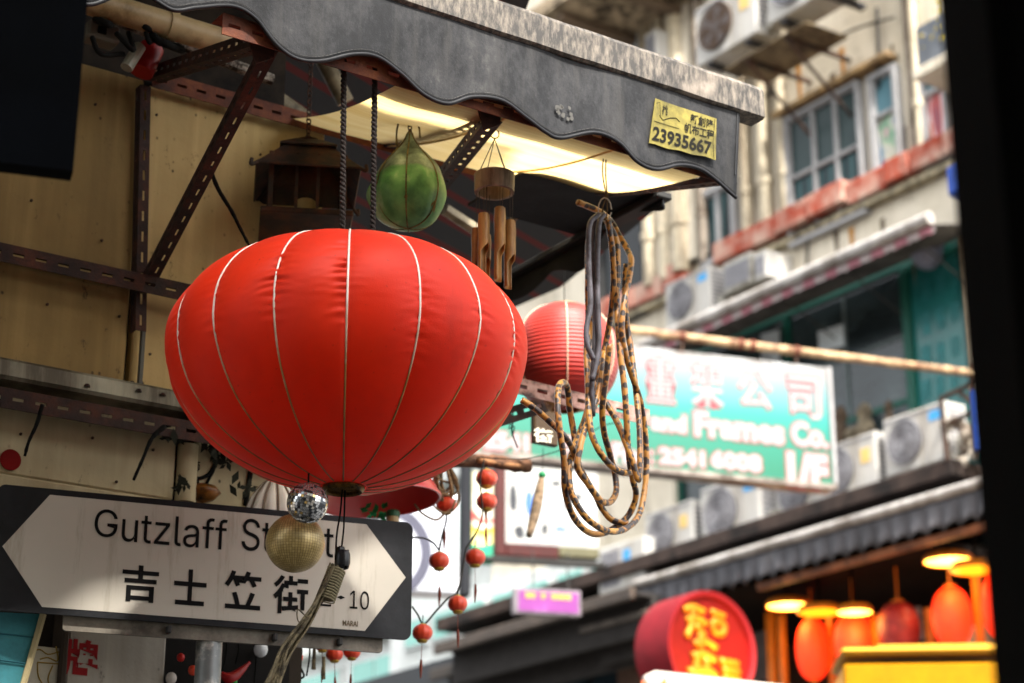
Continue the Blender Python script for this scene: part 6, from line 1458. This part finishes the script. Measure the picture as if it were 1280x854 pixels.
# white light-box with a grey ring
WF_ = Frame(P(520, 680, 12.0), 12); x0, x1, z0, z1 = WF_.rect(478, 612, 573, 744)
ls = thing('ring_sign', WF_.m, 'bright white sign panel with large grey ring behind the right end of the street sign', 'sign')
mb = MB(WF_.m); mb.box(x0, x1, 0, .14, z0, z1, .02); mb.build('cabinet', M('sign_case_white', '#d9dade', rough=.5, var=.05), ls)
k = NB('white_lightbox'); k.color(L('#96989e')); k.b.inputs['Emission Color'].default_value = (.9, .93, 1, 1); k.b.inputs['Emission Strength'].default_value = .1; k.set(rough=.4)
mb = MB(WF_.m); mb.box(x0 + .02, x1 - .02, -.006, -.001, z0 + .02, z1 - .02); mb.build('face', k.m, ls)
c = WF_.hit(482, 690); s_ = 12 / FPX; m_ = MB(WF_.m); seg = 56; vs = []; fs = []
for r in (44 * s_, 58 * s_):
    for y in (-.010, -.007): vs += [(c.x + r * math.cos(2 * math.pi * q / seg), y, c.z + r * 1.05 * math.sin(2 * math.pi * q / seg)) for q in range(seg)]
for q in range(seg):
    n_ = (q + 1) % seg; fs.append((q, n_, 2 * seg + n_, 2 * seg + q)); fs.append((2 * seg + q, 2 * seg + n_, 3 * seg + n_, 3 * seg + q)); fs.append((seg + q, seg + n_, n_, q))
m_.add(vs, fs); m_.build('ring', M('lilac_grey_ring', '#3c3c4a', rough=.6, bump=0), ls)
m_ = MB(WF_.m); xe = WF_.hit(577, 680).x; m_.box(xe, xe + .06, .0, .10, z0, z1 + .2, .01); tag(m_.build('dark_mast', M('blue_grey_mast', '#0e1016', rough=.8)), 'dark blue grey mast right of the white ring sign', 'mast')
# ================================================================ farther along the street
FBX = B.m @ Vector((XL - .3, 0, 0))
# pale modern block beyond, same street line
pbk = thing('pale_building', FM(B, XL - .4, .3, BZ0), 'white and aqua building further along the street behind the purple sign', 'building')
WHB = M('white_cladding', '#cfd2cf', rough=.6, var=.08, scale=.6, dirt='#a8aca8', dirt_scale=.8); AQU = M('aqua_glass', '#7fb5aa', rough=.25, var=.2, scale=.8)
xA, xB = XL - 16, XL - .35
mb = MB(B.m); mb.box(xA, xB, .3, 8, BZ0, 14); mb.build('wall', WHB, pbk)
zq = B.hit(640, 745, .2).z
for r_ in range(9):
    zz0 = zq - 1.05 + r_ * 1.6
    for c_ in range(10):
        x0_ = xB - .5 - c_ * 1.5
        m_ = MB(B.m); m_.box(x0_ - 1.2, x0_, .22, .298, zz0, zz0 + .85, .01); w_ = m_.build('window', M('white_window_frame', '#b9bdbb'), pbk)
        for s_i in range(2):
            m_ = MB(B.m); m_.box(x0_ - 1.15 + s_i * .58, x0_ - .62 + s_i * .58, .20, .218, zz0 + .05, zz0 + .80); m_.build('pane', AQU, w_)
    m_ = MB(B.m); m_.box(xA, xB, .1, .30, zz0 + 1.05, zz0 + 1.25, .02); m_.build('band', WHB, pbk)
za = B.hit(690, 706, -.14).z; xa_, xb_ = XL - 2, B.hit(788, 735, -.14).x
m_ = MB(B.m); m_.box(xa_, xb_, -.14, -.004, BZ0, za, .01); m_.build('annex_wall', WHB, pbk)
for r_ in range(2):
    for c_ in range(7):
        x1_ = xb_ - .12 - c_ * .62; z1_ = za - .12 - r_ * .55
        m_ = MB(B.m); m_.box(x1_ - .5, x1_, -.175, -.142, z1_ - .36, z1_, .006); w_ = m_.build('window', M('white_window_frame', '#b9bdbb'), pbk)
        m_ = MB(B.m); m_.box(x1_ - .46, x1_ - .04, -.185, -.177, z1_ - .32, z1_ - .04); m_.build('pane', AQU, w_)
# closing building at the street end
EF = Frame(P(500, 760, 34), -10)
eb = thing('end_building', EF.m @ Matrix.Translation((0, 0, -P(500, 760, 34).z)), 'light grey building closing the street under the street name sign', 'building')
EZ = -EF.m.translation.z
mb = MB(EF.m); mb.box(-9, 3.2, .0, 6, EZ, 9.5); mb.build('wall', WHB, eb)
for q in range(12):
    x = -7 + q * .85; m_ = MB(EF.m); m_.box(x, x + .10, -.12, -.002, EZ, 6.8, .01); m_.build('fin', M('pale_green_fin', '#a3b0a6', rough=.6), eb)
x0, x1, z0, z1 = EF.rect(450, 765, 498, 800, -.3); m_ = MB(EF.m); m_.box(x0, x1, -.3, -.14, z0, z1, .02)
tag(m_.build('pink_banner', M('pink_white_banner', '#d9a0a4', rough=.6, scale=2, var=.25)), 'faded pink and white banner far behind under the street sign', 'banner')
# long dark canopies running down the street, left of the shop awning
def far_canopy(p0, p1, y, label, dp, th=.11, mat='#4a4038'):
    a_ = B.hit(p0[0], p0[1], y); b_ = B.hit(p1[0], p1[1], y); zz = .5 * (a_.z + b_.z)
    t = thing('street_canopy', FM(B, a_.x, y, zz), label, 'canopy')
    m_ = MB(B.m); m_.box(a_.x, b_.x, y - .04, y + .02, zz - th, zz, .01); m_.build('edge_trim', M('canopy_trim_' + mat[1:], mat, rough=.6, dirt='#3c342e'), t)
    m_ = MB(B.m); m_.box(a_.x, b_.x, y + .022, y + dp, zz - th * .6, zz - th * .3, .0); m_.build('roof', M('canopy_roof_dark', '#2a2725', rough=.9), t)
    m_ = MB(B.m); m_.box(a_.x, b_.x, y + .2, y + .26, zz - th - .28, zz - th * .62); m_.build('drop_panel', M('canopy_roof_dark', '#2a2725'), t)
    return t
far_canopy((545, 822), (792, 716), -1.5, 'long brown edged street canopy running down to the left, upper of two', 1.7)
far_canopy((540, 856), (792, 748), -1.2, 'dark street canopy just beneath the upper brown edged one', 1.1, .12, '#35302b')
far_canopy((728, 790), (812, 756), -1.3, 'short pale edged canopy beside the round red sign', .8, .06, '#5c544c')
mb = MB(B.m); x0, x1 = B.hit(560, 830, -.2).x, B.hit(760, 800, -.2).x; mb.box(x0 - 2, x1, -.3, -.2, BZ0, B.hit(650, 800, -.2).z)
ds_ = thing('dark_shopfront', FM(B, x0, -.3, BZ0), 'dark shopfront below the brown edged street canopy', 'shopfront'); mb.build('front', M('blue_black_front', '#16181c', rough=.4, scale=1), ds_)
for q in range(5):
    quadpx([(590 + q * 38, 822 - q * 1), (620 + q * 38, 816), (620 + q * 38, 860), (590 + q * 38, 866)], -.32, M('dim_blue_glass', '#2c3a42', rough=.1, scale=2, spec=.6), 'pane', ds_)
c0 = B.hit(775, 800, -.5); c1 = B.hit(815, 800, -.5); mb = MB(B.m); mb.box(c0.x, c1.x, -.55, -.22, BZ0, c0.z + .22, .01); tag(mb.build('brown_pier', M('brown_stone_pier', '#6a5448', rough=.8, dirt='#3a2c24')), 'brown stone pier between the dark shopfront and the round red sign', 'pier')
c = B.hit(752, 798, -.4); mb = MB(B.m); mb.box(c.x - .12, c.x + .14, -.42, -.38, c.z - .03, c.z + .04, .01); tag(mb.build('blue_lamp', M('blue_plastic', '#1d5f9c', rough=.35)), 'small blue light fitting under the street canopy', 'lamp')
# ================================================================ unseen blocks added behind and above the camera to shade the lane

mb = MB(A.m); cy = A.l(CAM).y
mb.box(-14, .35, cy - 9, cy - 1.0, -A.m.translation.z, -.70 + (-cy + 1.0 - .6) / math.cos(SUN_AZ - math.radians(145.8)) * math.tan(SUN_EL))  # added block, its top set by where the shadow edge should fall
tag(mb.build('lane_shade_block', M('shade_block_cream', '#c9bfae', rough=.9, scale=1)), kind='structure')  # pale so that it bounces fill into the lane

mb = MB(); mb.box(-3.6, .55, -3, 1.35, 3.05, 3.12)  # unseen slab added over the camera to hold back skylight
tag(mb.build('overhead_shade_slab', M('shade_slab_grey', '#8a857c', rough=.9)), kind='structure')

# loose cables and drip stains on the tenement
CAB = M('black_cable', '#22201e', rough=.8)
for n, pts in enumerate(([(836, 60), (842, 150), (835, 240), (845, 330)], [(905, 110), (912, 200), (908, 290), (918, 330)], [(1096, 10), (1100, 60), (1098, 110)], [(960, 60), (1000, 75), (1060, 40), (1120, 22)], [(860, 330), (930, 300), (1000, 262), (1060, 235), (1140, 190)], [(1010, 290), (1012, 310), (1008, 335)], [(900, 120), (935, 130), (980, 108)])):
    m_ = MB(B.m); m_.tube(bez([(B.hit(x, y, -.06).x, -.06 - .02 * (q % 2), B.hit(x, y, -.06).z) for q, (x, y) in enumerate(pts)], 6), .013 if n % 2 else .018, 5); m_.build('cable', CAB, tb, smooth=True)
DRIP = M('dark_drip', '#5a4e40', rough=.9, var=.3)
for n in range(26):
    px = rnd.uniform(840, 1150); py = rnd.uniform(40, 330); c = B.hit(px, py); w_ = rnd.uniform(.012, .04); l_ = rnd.uniform(.2, .8)
    m_ = MB(B.m); m_.prism([(c.x - w_, c.z), (c.x + w_, c.z + .01), (c.x + w_ * .5, c.z - l_ * .6), (c.x, c.z - l_)], -.003 - .0001 * n, 0); m_.build('drip_stain', DRIP, tb)
